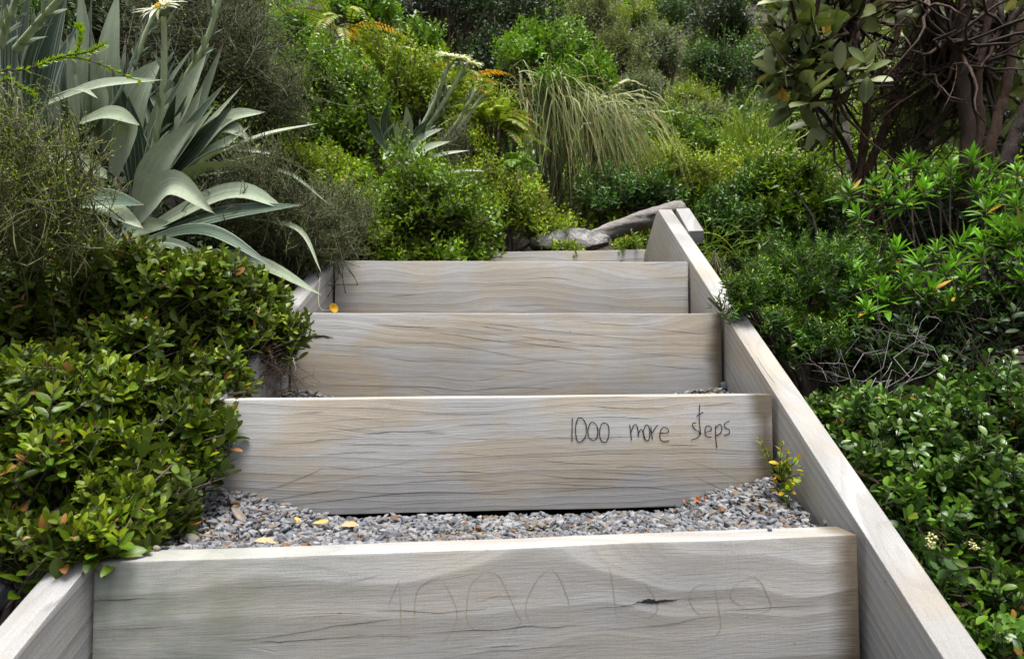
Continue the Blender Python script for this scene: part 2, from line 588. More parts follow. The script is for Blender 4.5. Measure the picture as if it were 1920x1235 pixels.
# ------------------------------------------------------------------ terrain
def build_ground():
    ys = np.concatenate([np.arange(-6, 8, .14), np.geomspace(8, 110, 70)])
    xs = np.concatenate([-np.geomspace(110, 4.2, 40), np.arange(-4, 4.01, .14), np.geomspace(4.2, 110, 40)])
    X, Y = np.meshgrid(xs, ys)
    Z = ground(X, Y)
    Z = Z + .02 * np.sin(9 * X + 3 * Y) * np.sin(7 * Y - 2 * X)
    inside = (np.abs(X) < .78) & (Y > -.6) & (Y < 2.3)
    Z = np.where(inside, Z - .12, Z)
    ny, nx = X.shape
    V = np.stack([X, Y, Z], -1).reshape(-1, 3)
    i = np.arange(ny - 1)[:, None] * nx + np.arange(nx - 1)[None]
    q = np.stack([i, i + 1, i + nx + 1, i + nx], -1).reshape(-1)
    m, t, p, out = new_mat('leaf litter soil')
    b = NB(t)
    tc = b.n('ShaderNodeTexCoord')
    n1 = b.noise(tc.outputs['Object'], 3, 5, .65)
    n2 = b.noise(tc.outputs['Object'], 55, 4, .7)
    c = b.mix(b.rng(n2, .3, .7), (.012, .010, .007), (.065, .05, .03))
    c = b.mix(b.rng(n1, .45, .7, 0, .6), c, (.03, .045, .014))
    b.link(c, p.inputs['Base Color'])
    p.inputs['Roughness'].default_value = .95
    bp = b.n('ShaderNodeBump')
    bp.inputs['Strength'].default_value = .8
    bp.inputs['Distance'].default_value = .03
    b.link(n2, bp.inputs['Height'])
    b.link(bp.outputs[0], p.inputs['Normal'])
    o = mesh_obj('ground', V, (q, np.arange(0, len(q), 4)), m)
    setp(o, 'dark soil hillside rising beyond the steps', 'ground', kind='structure')


build_ground()

# ------------------------------------------------------------------ timber steps
steps = thing('timber_steps', 'weathered grey timber steps climbing between two sloping side boards', 'steps', (0, .9, .3))
BOARDS = {
    # name: left top px, right top px, width px for depth, yaw deg, height, seed
    'A': ((168, 1055), (1613, 1003), 1443, 5.5, .245, 1.3),
    'B': ((408, 749), (1452, 740), 1044, 4.2, .222, 2.7),
    'C': ((542, 586), (1356, 588), 813, 3.2, .225, 4.1),
    'D': ((625, 488), (1293, 491), 668, 2.0, .225, 5.9),
}
THK = .05
W0 = 1.1
frames = {}


def ribbon_on(strokes, conv, hw, frame, taper=True, n=14, lift=.0006, wander=0.0):
    """thin strips lying on a board's front face, from strokes in photo pixels"""
    P0, ex, ey, ez = frame
    Cs, Ss = [], []
    for st in strokes:
        wd = hw
        pts = [on_plane(*conv(a), P0, ey) for a in st]
        c = poly(pts, n)
        if wander:
            c = c + (rng.normal(size=(n, 1)) * wander) * ez[None]
        T = nrm(np.gradient(c, axis=0))
        s = np.cross(T, ey[None])
        tt = np.linspace(0, 1, n)
        prof = np.sin(math.pi * np.clip(tt, .02, .98)) ** .6 if taper else np.ones(n) * 1.0
        prof = prof * rng.uniform(.75, 1.2, n)
        Cs.append(c - ey[None] * lift)
        Ss.append(s * (wd * prof)[:, None])
    return straps(np.array(Cs), np.array(Ss), cols=2)


def board_mesh(name, frame, L, T, H, mat, cracks=None, bev=.004, parent=None, top_wear=True):
    """a sawn board, x along, y thickness away from the camera, z up with its top at z=0"""
    P0, ex, ey, ez = frame
    bm = bmesh.new()
    nx = 36
    vs = bmesh.ops.create_grid(bm, x_segments=nx, y_segments=1, size=.5)['verts']
    bm.free()
    bm = bmesh.new()
    bmesh.ops.create_cube(bm, size=1)
    for v in bm.verts:
        v.co = Vector(((v.co.x + .5) * L, (v.co.y + .5) * T, (v.co.z - .5) * H))
    long_e = [e for e in bm.edges if abs(e.verts[0].co.x - e.verts[1].co.x) > L * .5]
    bmesh.ops.subdivide_edges(bm, edges=long_e, cuts=nx)
    edges = [e for e in bm.edges if e.calc_face_angle(0) > 1.0]
    bmesh.ops.bevel(bm, geom=edges, offset=bev, segments=2, affect='EDGES', profile=.6)
    for v in bm.verts:     # worn arrises and slight bow
        k = mnoise.noise(Vector((v.co.x * 6, v.co.y * 30, v.co.z * 12 + 5 * L)))
        v.co.z += .0012 * k + .0018 * mnoise.noise(Vector((v.co.x * 2.2, 1, H * 9)))
        v.co.y += .001 * mnoise.noise(Vector((v.co.x * 5, 3, v.co.z * 9)))
    me = bpy.data.meshes.new(name)
    for f in bm.faces: f.smooth = True
    bm.to_mesh(me)
    bm.free()
    me.materials.append(mat)
    o = bpy.data.objects.new(name, me)
    COL.objects.link(o)
    Mx = Matrix(((ex[0], ey[0], ez[0], P0[0]), (ex[1], ey[1], ez[1], P0[1]), (ex[2], ey[2], ez[2], P0[2]), (0, 0, 0, 1)))
    if parent is not None:
        o.parent = parent
        o.matrix_basis = Matrix.Translation(-Vector(parent.location)) @ Mx
    else:
        o.matrix_basis = Mx
    if cracks is not None:     # splits in the face join the same board mesh
        V, (idx, st), uv, tn = cracks
        Rm = np.stack([ex, ey, ez], 1)
        Vl = (V - P0) @ Rm
        me.materials.append(M_CRACK)
        nv0, nl0, np0 = len(me.vertices), len(me.loops), len(me.polygons)
        bm = bmesh.new()
        bm.from_mesh(me)
        vv = [bm.verts.new(v) for v in Vl]
        for s in range(len(st)):
            e = st[s + 1] if s + 1 < len(st) else len(idx)
            f = bm.faces.new([vv[i] for i in idx[st[s]:e]])
            f.material_index = 1
        bm.to_mesh(me)
        bm.free()
    me.set_sharp_from_angle(angle=math.radians(40))
    return o


def z2(ox, oy, k):
    return lambda a: (ox + a[0] * k, oy + a[1] * k)


c1 = z2(400, 440, .3125)
c2 = z2(900, 360, .324)
c3 = z2(300, 720, .34375)
c4 = z2(1000, 720, .34375)
c5 = z2(640, 980, .34375)
c6 = z2(1200, 960, .34375)
c7 = z2(0, 880, .3646)
CRACKS = {
    'C': [(c1, [[(620, 557), (850, 563)], [(950, 540), (1200, 553), (1340, 560)], [(600, 655), (800, 665), (1160, 685)],
                [(1000, 640), (1200, 648), (1390, 650), (1500, 672), (1650, 700), (1920, 743)], [(560, 718), (800, 726), (1100, 732)],
                [(1300, 585), (1450, 600), (1600, 625), (1920, 668)], [(1400, 555), (1560, 575), (1780, 615)], [(1500, 520), (1700, 540), (1920, 565)],
                [(740, 830), (1100, 850), (1300, 850), (1500, 875), (1650, 865), (1750, 835)], [(560, 905), (900, 905), (1300, 915), (1500, 935), (1800, 918)]]),
          (c2, [[(0, 910), (200, 955), (400, 975), (640, 1000), (880, 1018)], [(60, 755), (250, 785), (420, 805), (640, 828), (860, 850), (1020, 862), (1340, 893)],
                [(210, 830), (420, 860), (560, 872)], [(560, 880), (700, 893), (900, 905)], [(850, 928), (1100, 945), (1360, 966)], [(930, 785), (1180, 810), (1380, 832)],
                [(0, 1025), (130, 1025), (300, 1045), (420, 1050)], [(0, 1140), (200, 1130), (420, 1138)], [(520, 745), (700, 760), (900, 775)],
                [(0, 775), (90, 790), (200, 800)], [(150, 860), (400, 890), (650, 920)], [(930, 1000), (1150, 1015), (1330, 1030)]])],
    'D': [(c2, [[(960, 503), (1100, 495), (1210, 493)], [(0, 545), (200, 538), (420, 545)], [(100, 660), (300, 655), (500, 660)]]),
          (c1, [[(760, 300), (1000, 290), (1300, 280)], [(1050, 370), (1250, 355)]])],
    'B': [(c3, [[(590, 325), (800, 318), (900, 302), (1060, 296)], [(700, 192), (850, 205), (1010, 193), (1230, 187), (1300, 195)], [(730, 160), (900, 150)],
                [(1020, 130), (1210, 130), (1290, 135)], [(1100, 275), (1250, 260), (1550, 258)], [(780, 272), (1000, 250), (1170, 236), (1290, 232)],
                [(980, 332), (1230, 328), (1440, 335)], [(1360, 385), (1600, 375), (1680, 380), (1900, 398)], [(1420, 160), (1620, 165), (1900, 160)],
                [(1620, 222), (1900, 213)], [(920, 450), (1100, 468)], [(1350, 468), (1500, 480), (1650, 475), (1900, 490)], [(600, 575), (800, 500), (900, 450)],
                [(470, 605), (700, 545), (1000, 520), (1200, 490), (1400, 485)], [(620, 670), (900, 640), (1200, 605), (1500, 590), (1900, 600)],
                [(1000, 560), (1250, 545), (1500, 525), (1700, 520), (1920, 535)], [(560, 640), (800, 600), (1000, 570)], [(900, 455), (1080, 460), (1300, 435), (1420, 400)],
                [(1570, 300), (1750, 300), (1900, 302)], [(1440, 265), (1560, 270)], [(860, 385), (1020, 375), (1220, 368)], [(1050, 690), (1400, 650), (1700, 640)]]),
          (c4, [[(290, 115), (450, 130), (720, 132)], [(170, 183), (470, 180), (640, 190)], [(0, 408), (200, 430), (420, 440)], [(0, 490), (200, 512), (400, 516), (700, 530)],
                [(450, 455), (560, 448), (830, 468)], [(0, 540), (250, 550), (500, 562)], [(720, 330), (900, 335)], [(0, 600), (300, 570), (600, 560), (860, 590)],
                [(800, 400), (1000, 470), (1150, 540)], [(870, 500), (1000, 560), (1060, 590)], [(0, 340), (200, 350), (420, 372)], [(0, 290), (250, 296), (520, 290)],
                [(880, 120), (1000, 112), (1100, 100)], [(300, 470), (520, 490), (800, 500)]])],
    'A': [(c5, [[(180, 480), (330, 475), (500, 490), (640, 480), (790, 465)], [(0, 560), (150, 540), (270, 525)],
                [(500, 597), (700, 583), (870, 580), (1020, 562), (1200, 565), (1400, 545)], [(780, 680), (1000, 660)],
                [(560, 735), (800, 700), (1000, 685), (1200, 670), (1440, 660)], [(1300, 585), (1540, 572), (1780, 555), (1920, 525)],
                [(1320, 470), (1560, 450), (1640, 430), (1920, 410)], [(720, 440), (830, 402), (960, 395)], [(0, 315), (100, 310), (220, 280)], [(0, 625), (250, 615), (420, 620)]]),
          (c7, [[(470, 672), (620, 668), (750, 660)], [(455, 826), (700, 815), (940, 803)], [(1160, 605), (1400, 600), (1600, 590)],
                [(1150, 877), (1300, 870), (1530, 838), (1750, 800), (1920, 783)], [(1300, 882), (1500, 880), (1900, 850)]]),
          (c6, [[(0, 620), (180, 605), (300, 580), (480, 560)], [(390, 545), (600, 525), (800, 513), (1080, 503)], [(230, 470), (350, 465), (480, 455)]])],
}
GOUGE = {'A': [(c5, [[(1610, 428), (1700, 430), (1760, 424), (1830, 418)], [(1640, 424), (1680, 420), (1740, 432)]])],
         'C': [(c1, [[(555, 617), (640, 612), (725, 618)], [(560, 612), (620, 606), (700, 610)]])]}
WMATS = {
    'A': wood_mat('weathered pine broad grain', 1.3, (-.12, -.30), 24, .042, algae=.75, stain_x=1.085, tan=.3, contrast=1.2, fine_rings=5.0),
    'B': wood_mat('weathered pine fine grain', 2.7, (-.03, -.42), 62, .020, stain_x=1.075, tan=.7, contrast=.75),
    'C': wood_mat('weathered pine wavy grain', 4.1, (-.05, .30), 48, .030, stain_x=1.09, tan=.75, contrast=.7),
    'D': wood_mat('weathered pine pale grain', 5.9, (-.10, -.36), 34, .034, tan=.5, contrast=.8),
    'E': wood_mat('weathered pine far', 7.7, (-.08, -.36), 40, .02, tan=.6, contrast=.7),
}
PLAB = {'A': 'nearest and widest riser board with faint brown scratched writing', 'B': 'riser board with black handwriting',
        'C': 'riser board with long diagonal cracks', 'D': 'highest full width riser board'}
for key, (pl, pr, wpx, yaw, H, seed) in BOARDS.items():
    Zm = F * W0 / wpx
    dz = W0 / 2 * math.tan(math.radians(yaw))
    PL = at(*pl, Zm - dz)
    PR = at(*pr, Zm + dz)
    ex = nrm(PR - PL)
    ey = nrm(np.cross(np.array([0, 0, 1.0]), ex))
    ez = np.cross(ex, ey)
    L = float(np.linalg.norm(PR - PL)) - .010
    PL = PL + ex * .005
    fr = (PL, ex, ey, ez)
    frames[key] = fr + (L, H)
    cr = []
    for conv, sts in CRACKS.get(key, []):
        for s in sts:
            cr.append(ribbon_on([s], conv, rng.uniform(.0002, .00056), fr, wander=.0004))
    for conv, sts in GOUGE.get(key, []):
        cr.append(ribbon_on(sts, conv, .0022, fr, wander=.0008))
    o = board_mesh('riser_board', fr, L, THK, H, WMATS[key], join_geo(cr), parent=steps)
    o['label'] = PLAB[key]
    frames[key] = fr + (L, H, o)

# landing board seen edge-on above the top riser
PL, PR = at(700, 476, 2.60), at(1216, 467.5, 2.64)
ex = nrm(PR - PL); ey = nrm(np.cross(np.array([0, 0, 1.0]), ex)); ez = np.cross(ex, ey)
o = board_mesh('riser_board', (PL, ex, ey, ez), float(np.linalg.norm(PR - PL)), .048, .2, WMATS['E'], parent=steps)
o['label'] = 'short strip of board beyond the top riser'
frameE = (PL, ex, ey, ez)

# handwriting on board B, scratched letters on board A
INK = [[(212, 185), (211, 250), (210, 312)], [(245, 182), (232, 215), (230, 260), (240, 310), (262, 312), (285, 280), (288, 225), (268, 188), (245, 182)],
       [(310, 212), (298, 240), (300, 280), (318, 304), (340, 300), (352, 262), (345, 225), (322, 206), (306, 216)],
       [(372, 215), (362, 245), (362, 285), (375, 312), (398, 312), (412, 270), (408, 225), (390, 212), (372, 215)],
       [(525, 220), (530, 262), (535, 305)], [(531, 262), (546, 225), (562, 222), (570, 250), (572, 285)], [(572, 272), (584, 246), (598, 262), (604, 300)],
       [(612, 222), (600, 255), (608, 295), (622, 308), (634, 285), (634, 245), (622, 222), (612, 222)],
       [(640, 230), (644, 265), (649, 300)], [(648, 264), (662, 240), (678, 222)],
       [(685, 268), (735, 262), (728, 240), (708, 235), (692, 255), (690, 290), (705, 312), (740, 310)],
       [(888, 210), (866, 216), (880, 245), (905, 262), (895, 290), (858, 304)], [(906, 110), (904, 190), (912, 275)], [(888, 175), (906, 164), (925, 152)],
       [(935, 262), (970, 250), (962, 228), (940, 232), (935, 262), (945, 285), (972, 288)],
       [(993, 222), (994, 290), (1000, 347)], [(994, 236), (1018, 218), (1028, 245), (1015, 270), (996, 280)],
       [(1068, 200), (1042, 215), (1045, 235), (1068, 250), (1065, 270), (1038, 280)]]
frB = frames['B'][:4]


def as_child(name, geo, mat, parent_obj):
    """geometry given in world space, linked as a sub-part of a placed part"""
    Mw = parent_obj.parent.matrix_basis @ parent_obj.matrix_basis if parent_obj.parent else parent_obj.matrix_basis
    inv = np.array(Mw.inverted())
    V, f, u, t = geo
    V = V @ inv[:3, :3].T + inv[:3, 3]
    o = mesh_obj(name, V, f, mat, None, u, t)
    o.parent = parent_obj
    return o


for word, a, b_ in (('1000', 0, 4), ('more', 4, 11), ('steps', 11, 18)):
    h = as_child('handwritten_word', ribbon_on(INK[a:b_], c4, .00095, frB, taper=False, n=26, lift=.0012), M_INK, frames['B'][6])
    h['label'] = 'black handwritten word ' + word
SCR5 = [[(255, 450), (285, 380), (315, 310)], [(315, 310), (323, 480), (325, 660)], [(398, 580), (400, 450), (420, 360), (480, 315), (555, 300)],
        [(555, 310), (600, 400), (630, 480), (610, 580), (530, 680)], [(790, 265), (710, 330), (685, 440), (690, 540), (740, 585), (800, 575)],
        [(790, 265), (860, 290), (910, 390), (960, 500), (978, 540), (905, 635)], [(1140, 245), (1075, 300), (1020, 400), (1005, 470), (1030, 550)],
        [(1140, 245), (1185, 290), (1220, 370), (1240, 440), (1228, 560)], [(1460, 230), (1480, 340), (1505, 540)], [(1640, 310), (1700, 390), (1720, 480), (1640, 530)]]
SCR6 = [[(400, 355), (425, 500), (440, 600), (430, 650), (385, 690)], [(400, 395), (330, 395), (275, 430), (275, 490), (310, 545), (350, 550), (420, 530)],
        [(540, 380), (600, 350), (650, 370), (680, 420), (715, 515), (650, 550), (560, 570)], [(540, 380), (490, 440), (520, 490), (590, 525)]]
frA = frames['A'][:4]
as_child('scratched_writing', ribbon_on(SCR5[:8], c5, .00055, frA, n=18, lift=.0004), M_SCRATCH, frames['A'][6])
as_child('scratched_writing', ribbon_on(SCR5[8:], c5, .00055, frA, n=18, lift=.0004), M_SCRATCH, frames['A'][6])
as_child('scratched_writing', ribbon_on(SCR6, c6, .00055, frA, n=18, lift=.0004), M_SCRATCH, frames['A'][6])


def stringer(name, P0, P1, H, T, outside, mat, cut_far=True, label=None, ext0=.5, bev=.005):
    """sloping side board; P0->P1 is its inner top edge, far end cut plumb"""
    d = P1 - P0
    L = float(np.linalg.norm(d)) + ext0
    ex = nrm(d)
    P0 = P0 - ex * ext0
    ey = nrm(np.cross(np.array([0, 0, 1.0]), ex)) * 1.0     # points to the left of travel
    ez = np.cross(ex, ey)
    sl = math.atan2(ex[2], math.hypot(ex[0], ex[1]))
    t = math.tan(sl)
    bm = bmesh.new()
    nose = .022
    outline = [(0, 0), (0, -H), (L + H * t - nose * .9, -H), (L + .0, -nose * .9), (L - nose * 1.1, 0)]
    outline[2] = (L + H * t, -H)
    y0, y1 = (0, T) if outside > 0 else (-T, 0)
    va = [bm.verts.new((a, y0, c)) for a, c in outline]
    vb = [bm.verts.new((a, y1, c)) for a, c in outline]
    n = len(outline)
    bm.faces.new(va[::-1])
    bm.faces.new(vb)
    for i in range(n):
        bm.faces.new((va[i], va[(i + 1) % n], vb[(i + 1) % n], vb[i]))
    bmesh.ops.recalc_face_normals(bm, faces=bm.faces)
    edges = [e for e in bm.edges if e.calc_face_angle(0) > .4]
    bmesh.ops.bevel(bm, geom=edges, offset=bev, segments=2, affect='EDGES', profile=.6)
    me = bpy.data.meshes.new(name)
    for f in bm.faces: f.smooth = True
    bm.to_mesh(me)
    bm.free()
    me.materials.append(mat)
    me.set_sharp_from_angle(angle=math.radians(40))
    o = bpy.data.objects.new(name, me)
    COL.objects.link(o)
    Mx = Matrix(((ex[0], ey[0], ez[0], P0[0]), (ex[1], ey[1], ez[1], P0[1]), (ex[2], ey[2], ez[2], P0[2]), (0, 0, 0, 1)))
    o.parent = steps
    o.matrix_basis = Matrix.Translation(-Vector(steps.location)) @ Mx
    if label: o['label'] = label
    return o


RS0, RS1 = at(1770, 1235, .757), at(1231, 389, 2.40)
LS0, LS1 = at(24, 1235, .700), at(634, 483, 1.93)
M_STR_R = wood_mat('weathered pine side board', 9.2, (-.02, -.55), 55, .014, tan=.55, contrast=.9, tint=(.84, .84, .83))
M_STR_L = wood_mat('weathered pine grey side board', 11.4, (.02, -.5), 40, .016, tan=.2, contrast=1.0, tint=(.80, .81, .83))
stringer('side_board', RS0, RS1, .27, .054, -1, M_STR_R, label='right side board, sunlit on its top edge')
stringer('side_board', LS0, LS1, .27, .050, 1, M_STR_L, label='left side board, half buried in shrubs')
# short offcut bolted outside the right side board
PB0, PB1 = at(1291, 433, 2.12), at(1267, 391, 2.44)
ex = nrm(PB1 - PB0); ey = nrm(np.cross(np.array([0, 0, 1.0]), ex)); ez = np.cross(ex, ey)
o = board_mesh('timber_block', (PB0 + .0 * ex - ey * .052, ex, ey, ez), float(np.linalg.norm(PB1 - PB0)), .052, .047, M_STR_L, parent=steps)

# ------------------------------------------------------------------ gravel treads
def ico():
    bm = bmesh.new()
    bmesh.ops.create_icosphere(bm, subdivisions=1, radius=1)
    V = np.array([v.co[:] for v in bm.verts])
    Fc = np.array([[v.index for v in f.verts] for f in bm.faces])
    bm.free()
    return V, Fc


ICO_V, ICO_F = ico()


def stones(P, size, flat=.62):
    """angular pebbles at P, each an island"""
    M = len(P)
    nv = len(ICO_V)
    S = np.asarray(size).reshape(-1, 1, 1)
    ax = rng.uniform(.65, 1.25, (M, 1, 3)) * np.array([1.15, .95, flat])
    V = ICO_V[None] * (1 + rng.normal(size=(M, nv, 1)) * .13)
    # chop with random planes for facets
    for _ in range(3):
        n = unit(M)[:, None, :]
        d = np.sum(V * n, -1, keepdims=True)
        lim = rng.uniform(.55, .85, (M, 1, 1))
        V = V - n * np.maximum(d - lim, 0)
    V = V * ax * S
    a = rng.uniform(0, 6.28, M)
    ca, sa = np.cos(a)[:, None], np.sin(a)[:, None]
    X = V[..., 0] * ca - V[..., 1] * sa
    Y = V[..., 0] * sa + V[..., 1] * ca
    tl = rng.normal(size=(M, 1)) * .35
    Zz = V[..., 2] + X * tl
    V = np.stack([X, Y, Zz], -1) + P[:, None, :]
    I = (ICO_F.ravel()[None] + (np.arange(M) * nv)[:, None]).ravel()
    return V.reshape(-1, 3), (I, np.arange(0, len(I), 3)), np.zeros((M * nv, 2)), np.zeros(M * nv)


def stone_mat(name, cols, scale=120):
    m, t, p, out = new_mat(name)
    b = NB(t)
    geo = b.n('ShaderNodeNewGeometry')
    tc = b.n('ShaderNodeTexCoord')
    c = b.ramp(geo.outputs['Random Per Island'], [(i / len(cols), q) for i, q in enumerate(cols)], 'CONSTANT')
    n = b.noise(tc.outputs['Object'], scale, 4, .7)
    c = b.mix(1.0, c, b.mix(n, (.12, .12, .125), (.9, .9, .92)), 'MULTIPLY')
    b.link(c, p.inputs['Base Color'])
    p.inputs['Roughness'].default_value = .75
    bp = b.n('ShaderNodeBump')
    bp.inputs['Strength'].default_value = .5
    bp.inputs['Distance'].default_value = .002
    b.link(n, bp.inputs['Height'])
    b.link(bp.outputs[0], p.inputs['Normal'])
    return m


M_GRAVEL = stone_mat('grey gravel', [(.22, .235, .26), (.07, .08, .10), (.20, .155, .11), (.12, .11, .10), (.26, .22, .17), (.09, .10, .12), (.36, .36, .36), (.13, .145, .17), (.30, .31, .33), (.45, .45, .44), (.17, .17, .165), (.26, .28, .31),
                                     (.38, .35, .31), (.20, .21, .23), (.33, .34, .35), (.28, .23, .18), (.42, .43, .45), (.10, .11, .13), (.25, .26, .28),
                                     (.31, .30, .28), (.23, .25, .27), (.40, .40, .41), (.19, .20, .22), (.29, .30, .32), (.15, .16, .18), (.36, .37, .38), (.21, .22, .24), (.27, .28, .29), (.24, .12, .06), (.24, .25, .26), (.31, .32, .34)])
M_BED = plain_mat('sandy grit', (.20, .165, .115), .95, .5, 300)


def tread_surface(k0, k1):
    """maps (u across 0..1, v depth 0..1) to a point between the back of board k0 and the face of board k1"""
    P0, ex, ey, ez, L0 = frames[k0][:5]
    Q0, fx, fy, fz, L1 = frames[k1][:5]
    a0, a1 = P0 + ey * THK, P0 + ey * THK + ex * L0
    b0, b1 = Q0.copy(), Q0 + fx * L1
    b0[2] = a0[2]; b1[2] = a1[2]

    def f(u, v):
        u = np.asarray(u)[..., None]; v = np.asarray(v)[..., None]
        return (a0 * (1 - u) + a1 * u) * (1 - v) + (b0 * (1 - u) + b1 * u) * v
    return f


def tread_height(u, v, heapL, heapR):
    h = -.011 - .027 * np.sin(np.clip(v, 0, 1) * math.pi * .5)
    gl = np.clip(1 - np.hypot((u - 0) / .20, (1.02 - v) / .75), 0, 1)
    gr = np.clip(1 - np.hypot((1 - u) / .20, (1.02 - v) / .75), 0, 1)
    return h + heapL * gl ** .9 + heapR * gr ** .9 + .003 * np.sin(23 * u) * np.sin(9 * v + 14 * u)


def build_tread(k0, k1, n, heapL, heapR, name, label, sizes=(.0032, .0105)):
    f = tread_surface(k0, k1)
    us, vs = np.linspace(0.002, .998, 70), np.linspace(.0, 1.0, 26)
    U, Vv = np.meshgrid(us, vs)
    P = f(U, Vv)
    P[..., 2] += tread_height(U, Vv, heapL, heapR) - .006
    # lip dipping down the far side, under the next riser, so there is no open edge
    ny, nx = U.shape
    i = np.arange(ny - 1)[:, None] * nx + np.arange(nx - 1)[None]
    q = np.stack([i, i + 1, i + nx + 1, i + nx], -1).reshape(-1)
    o = mesh_obj(name + '_bed', P.reshape(-1, 3), (q, np.arange(0, len(q), 4)), M_BED)
    setp(o, 'sandy grit bed under ' + label, 'path', kind='structure')
    u = rng.uniform(.004, .996, n)
    v = rng.uniform(.02, .99, n)
    # a bare sandy patch in the middle of the tread
    bare = np.exp(-((u - .46) / .20) ** 2 - ((v - .5) / .2) ** 2)
    keep = rng.uniform(size=n) > bare * .93
    u, v = u[keep], v[keep]
    s = rng.uniform(0, 1, len(u)) ** 2.0 * (sizes[1] - sizes[0]) + sizes[0]
    s = np.where((u > .35) & (u < .75) & (v < .6), s * .8, s)
    p = f(u, v)
    p[:, 2] += tread_height(u, v, heapL, heapR) + s * .25 - .002 + rng.uniform(-.002, .004, len(u))
    g = put(name, stones(p, s), M_GRAVEL, smooth=False)
    setp(g, label, 'gravel', kind='stuff')
    return f


fAB = build_tread('A', 'B', 8200, .068, .066, 'gravel', 'loose grey gravel filling the lowest visible tread')
fBC = build_tread('B', 'C', 1500, .038, .040, 'gravel', 'loose grey gravel on the second visible tread')
fCD = build_tread('C', 'D', 700, -.02, -.02, 'gravel', 'loose grey gravel on the third visible tread')

# leaf litter and bark crumbs gathered in the corners of the tread
n = 340
u = np.where(rng.uniform(size=n) < .6, np.abs(rng.normal(0, .10, n)), 1 - np.abs(rng.normal(0, .07, n))) .clip(.003, .997)
v = rng.uniform(.05, .98, n)
p = fAB(u, v)
p[:, 2] += tread_height(u, v, .068, .066) + rng.uniform(.003, .008, n)
M_LITTER = leaf_mat('leaf litter', [(.05, .025, .012), (.12, .065, .03), (.20, .12, .06), (.07, .045, .03)], rough=.8, trans=0, mottle=.4, boost=0, clump=0)
g = put('leaf_litter', leaves(T_SMALL, p, unit(n) * [1, 1, .25], unit(n) * .5 + [0, 0, 1], rng.uniform(.006, .016, n), rng.uniform(.002, .007, n), .2, .3), M_LITTER)
setp(g, 'brown leaf litter gathered in the corners of the gravel tread', 'leaf litter', kind='stuff')

# tread below the nearest board (only its right corner shows) and the landing behind the top riser
P0, ex, ey, ez, L0 = frames['A'][:5]
u = rng.uniform(0, 1, 900); v = rng.uniform(0, .3, 900)
corner = np.clip(1 - np.hypot((1 - u) / .2, v / .25), 0, 1)
pp = P0 + ex * (u * L0)[:, None] - ey * v[:, None]
pp[:, 2] = P0[2] - .238 + .06 * corner + rng.uniform(-.003, .004, 900)
g = put('gravel', stones(pp, rng.uniform(.004, .010, 900)), M_GRAVEL, smooth=False)
setp(g, 'loose gravel at the foot of the nearest riser board', 'gravel', kind='stuff')
D0, dx, dy, dz_, LD = frames['D'][:5]
lv = np.array([D0 + dy * THK, D0 + dx * LD + dy * THK, frameE[0] + frameE[1] * 1.12, frameE[0]])
lv[:, 2] -= .09
o = mesh_obj('landing', lv, (np.arange(4), np.array([0])), M_BED)
setp(o, 'gritty landing behind the top riser', 'path', kind='structure')

# ------------------------------------------------------------------ loose things on the gravel
def on_surface(px, py, zf, lift=.0):
    for Z in np.arange(.6, 6, .001):
        p = at(px, py, Z)
        if p[2] <= zf(p) + lift: return p
    return at(px, py, 1.1)


def tread_z(k0, k1, hl, hr):
    P0, ex, ey, ez, L0 = frames[k0][:5]
    a0 = P0 + ey * THK
    dp = float(np.dot(frames[k1][0] - a0, ey))
    def zf(p):
        u = np.dot(p - a0, ex) / L0
        v = np.dot(p - a0, ey) / dp
        return a0[2] + float(tread_height(u, v, hl, hr)) if v > -.05 else -9
    return zf


ZAB = tread_z('A', 'B', .068, .066)
ZBC = tread_z('B', 'C', .038, .040)
ZTOP = lambda p: float(frames['A'][0][2] + np.dot(p - frames['A'][0], frames['A'][1]) * frames['A'][1][2] / max(1e-6, 1))
ZG = lambda p: float(ground(p[0], p[1]))
M_YLEAF = leaf_mat('fallen yellow leaf', [(.62, .40, .05), (.55, .36, .10), (.60, .44, .16)], rough=.55, trans=.15, mottle=.5, boost=0, clump=0)
M_PALELEAF = leaf_mat('fallen pale leaf', [(.40, .29, .16)], rough=.6, trans=.1, mottle=.5, boost=0, clump=0)
M_BROWNLEAF = leaf_mat('fallen brown leaf', [(.30, .15, .05)], rough=.6, trans=.1, mottle=.5, boost=0, clump=0)


def flat_leaf(label, px, py, zf, L, W, ang, mat, tilt=.2, curl=.2, group='fallen leaves on the gravel'):
    p = on_surface(px, py, zf, .013)
    d = np.array([[math.cos(ang), math.sin(ang), tilt]])
    n = np.array([[-.2, -.35, 1.0]])
    g = leaves(T_OVAL, p[None] - nrm(d) * L / 2, d, n, L, W, curl, .3)
    o = put('fallen_leaf', g, mat, loc=p)
    return setp(o, label, 'fallen leaf', group)


flat_leaf('mottled gold fallen leaf on gravel near the left end of the text board', 548, 975, ZAB, .034, .022, .3, M_YLEAF)
flat_leaf('bright yellow curled fallen leaf on gravel, right of the mottled gold one', 603, 980, ZAB, .036, .013, -.35, M_YLEAF, .05, -.15)
flat_leaf('pale cream fallen leaf on gravel, rightmost of three in a row', 655, 982, ZAB, .036, .016, -.1, M_PALELEAF)
flat_leaf('tan fallen leaf lying just behind the nearest board', 497, 1012, ZAB, .034, .014, .1, M_PALELEAF, .05)
flat_leaf('pale pinkish fallen leaf among twigs at the left end of the gravel', 345, 989, ZAB, .020, .016, 1.2, M_PALELEAF)
flat_leaf('yellow fallen leaf at the left end of the second tread', 540, 738, ZBC, .024, .014, .5, M_YLEAF, .3, .1)
flat_leaf('brown fallen leaf beside the yellow one on the second tread', 520, 733, ZBC, .03, .014, .2, M_BROWNLEAF, .2, .1)
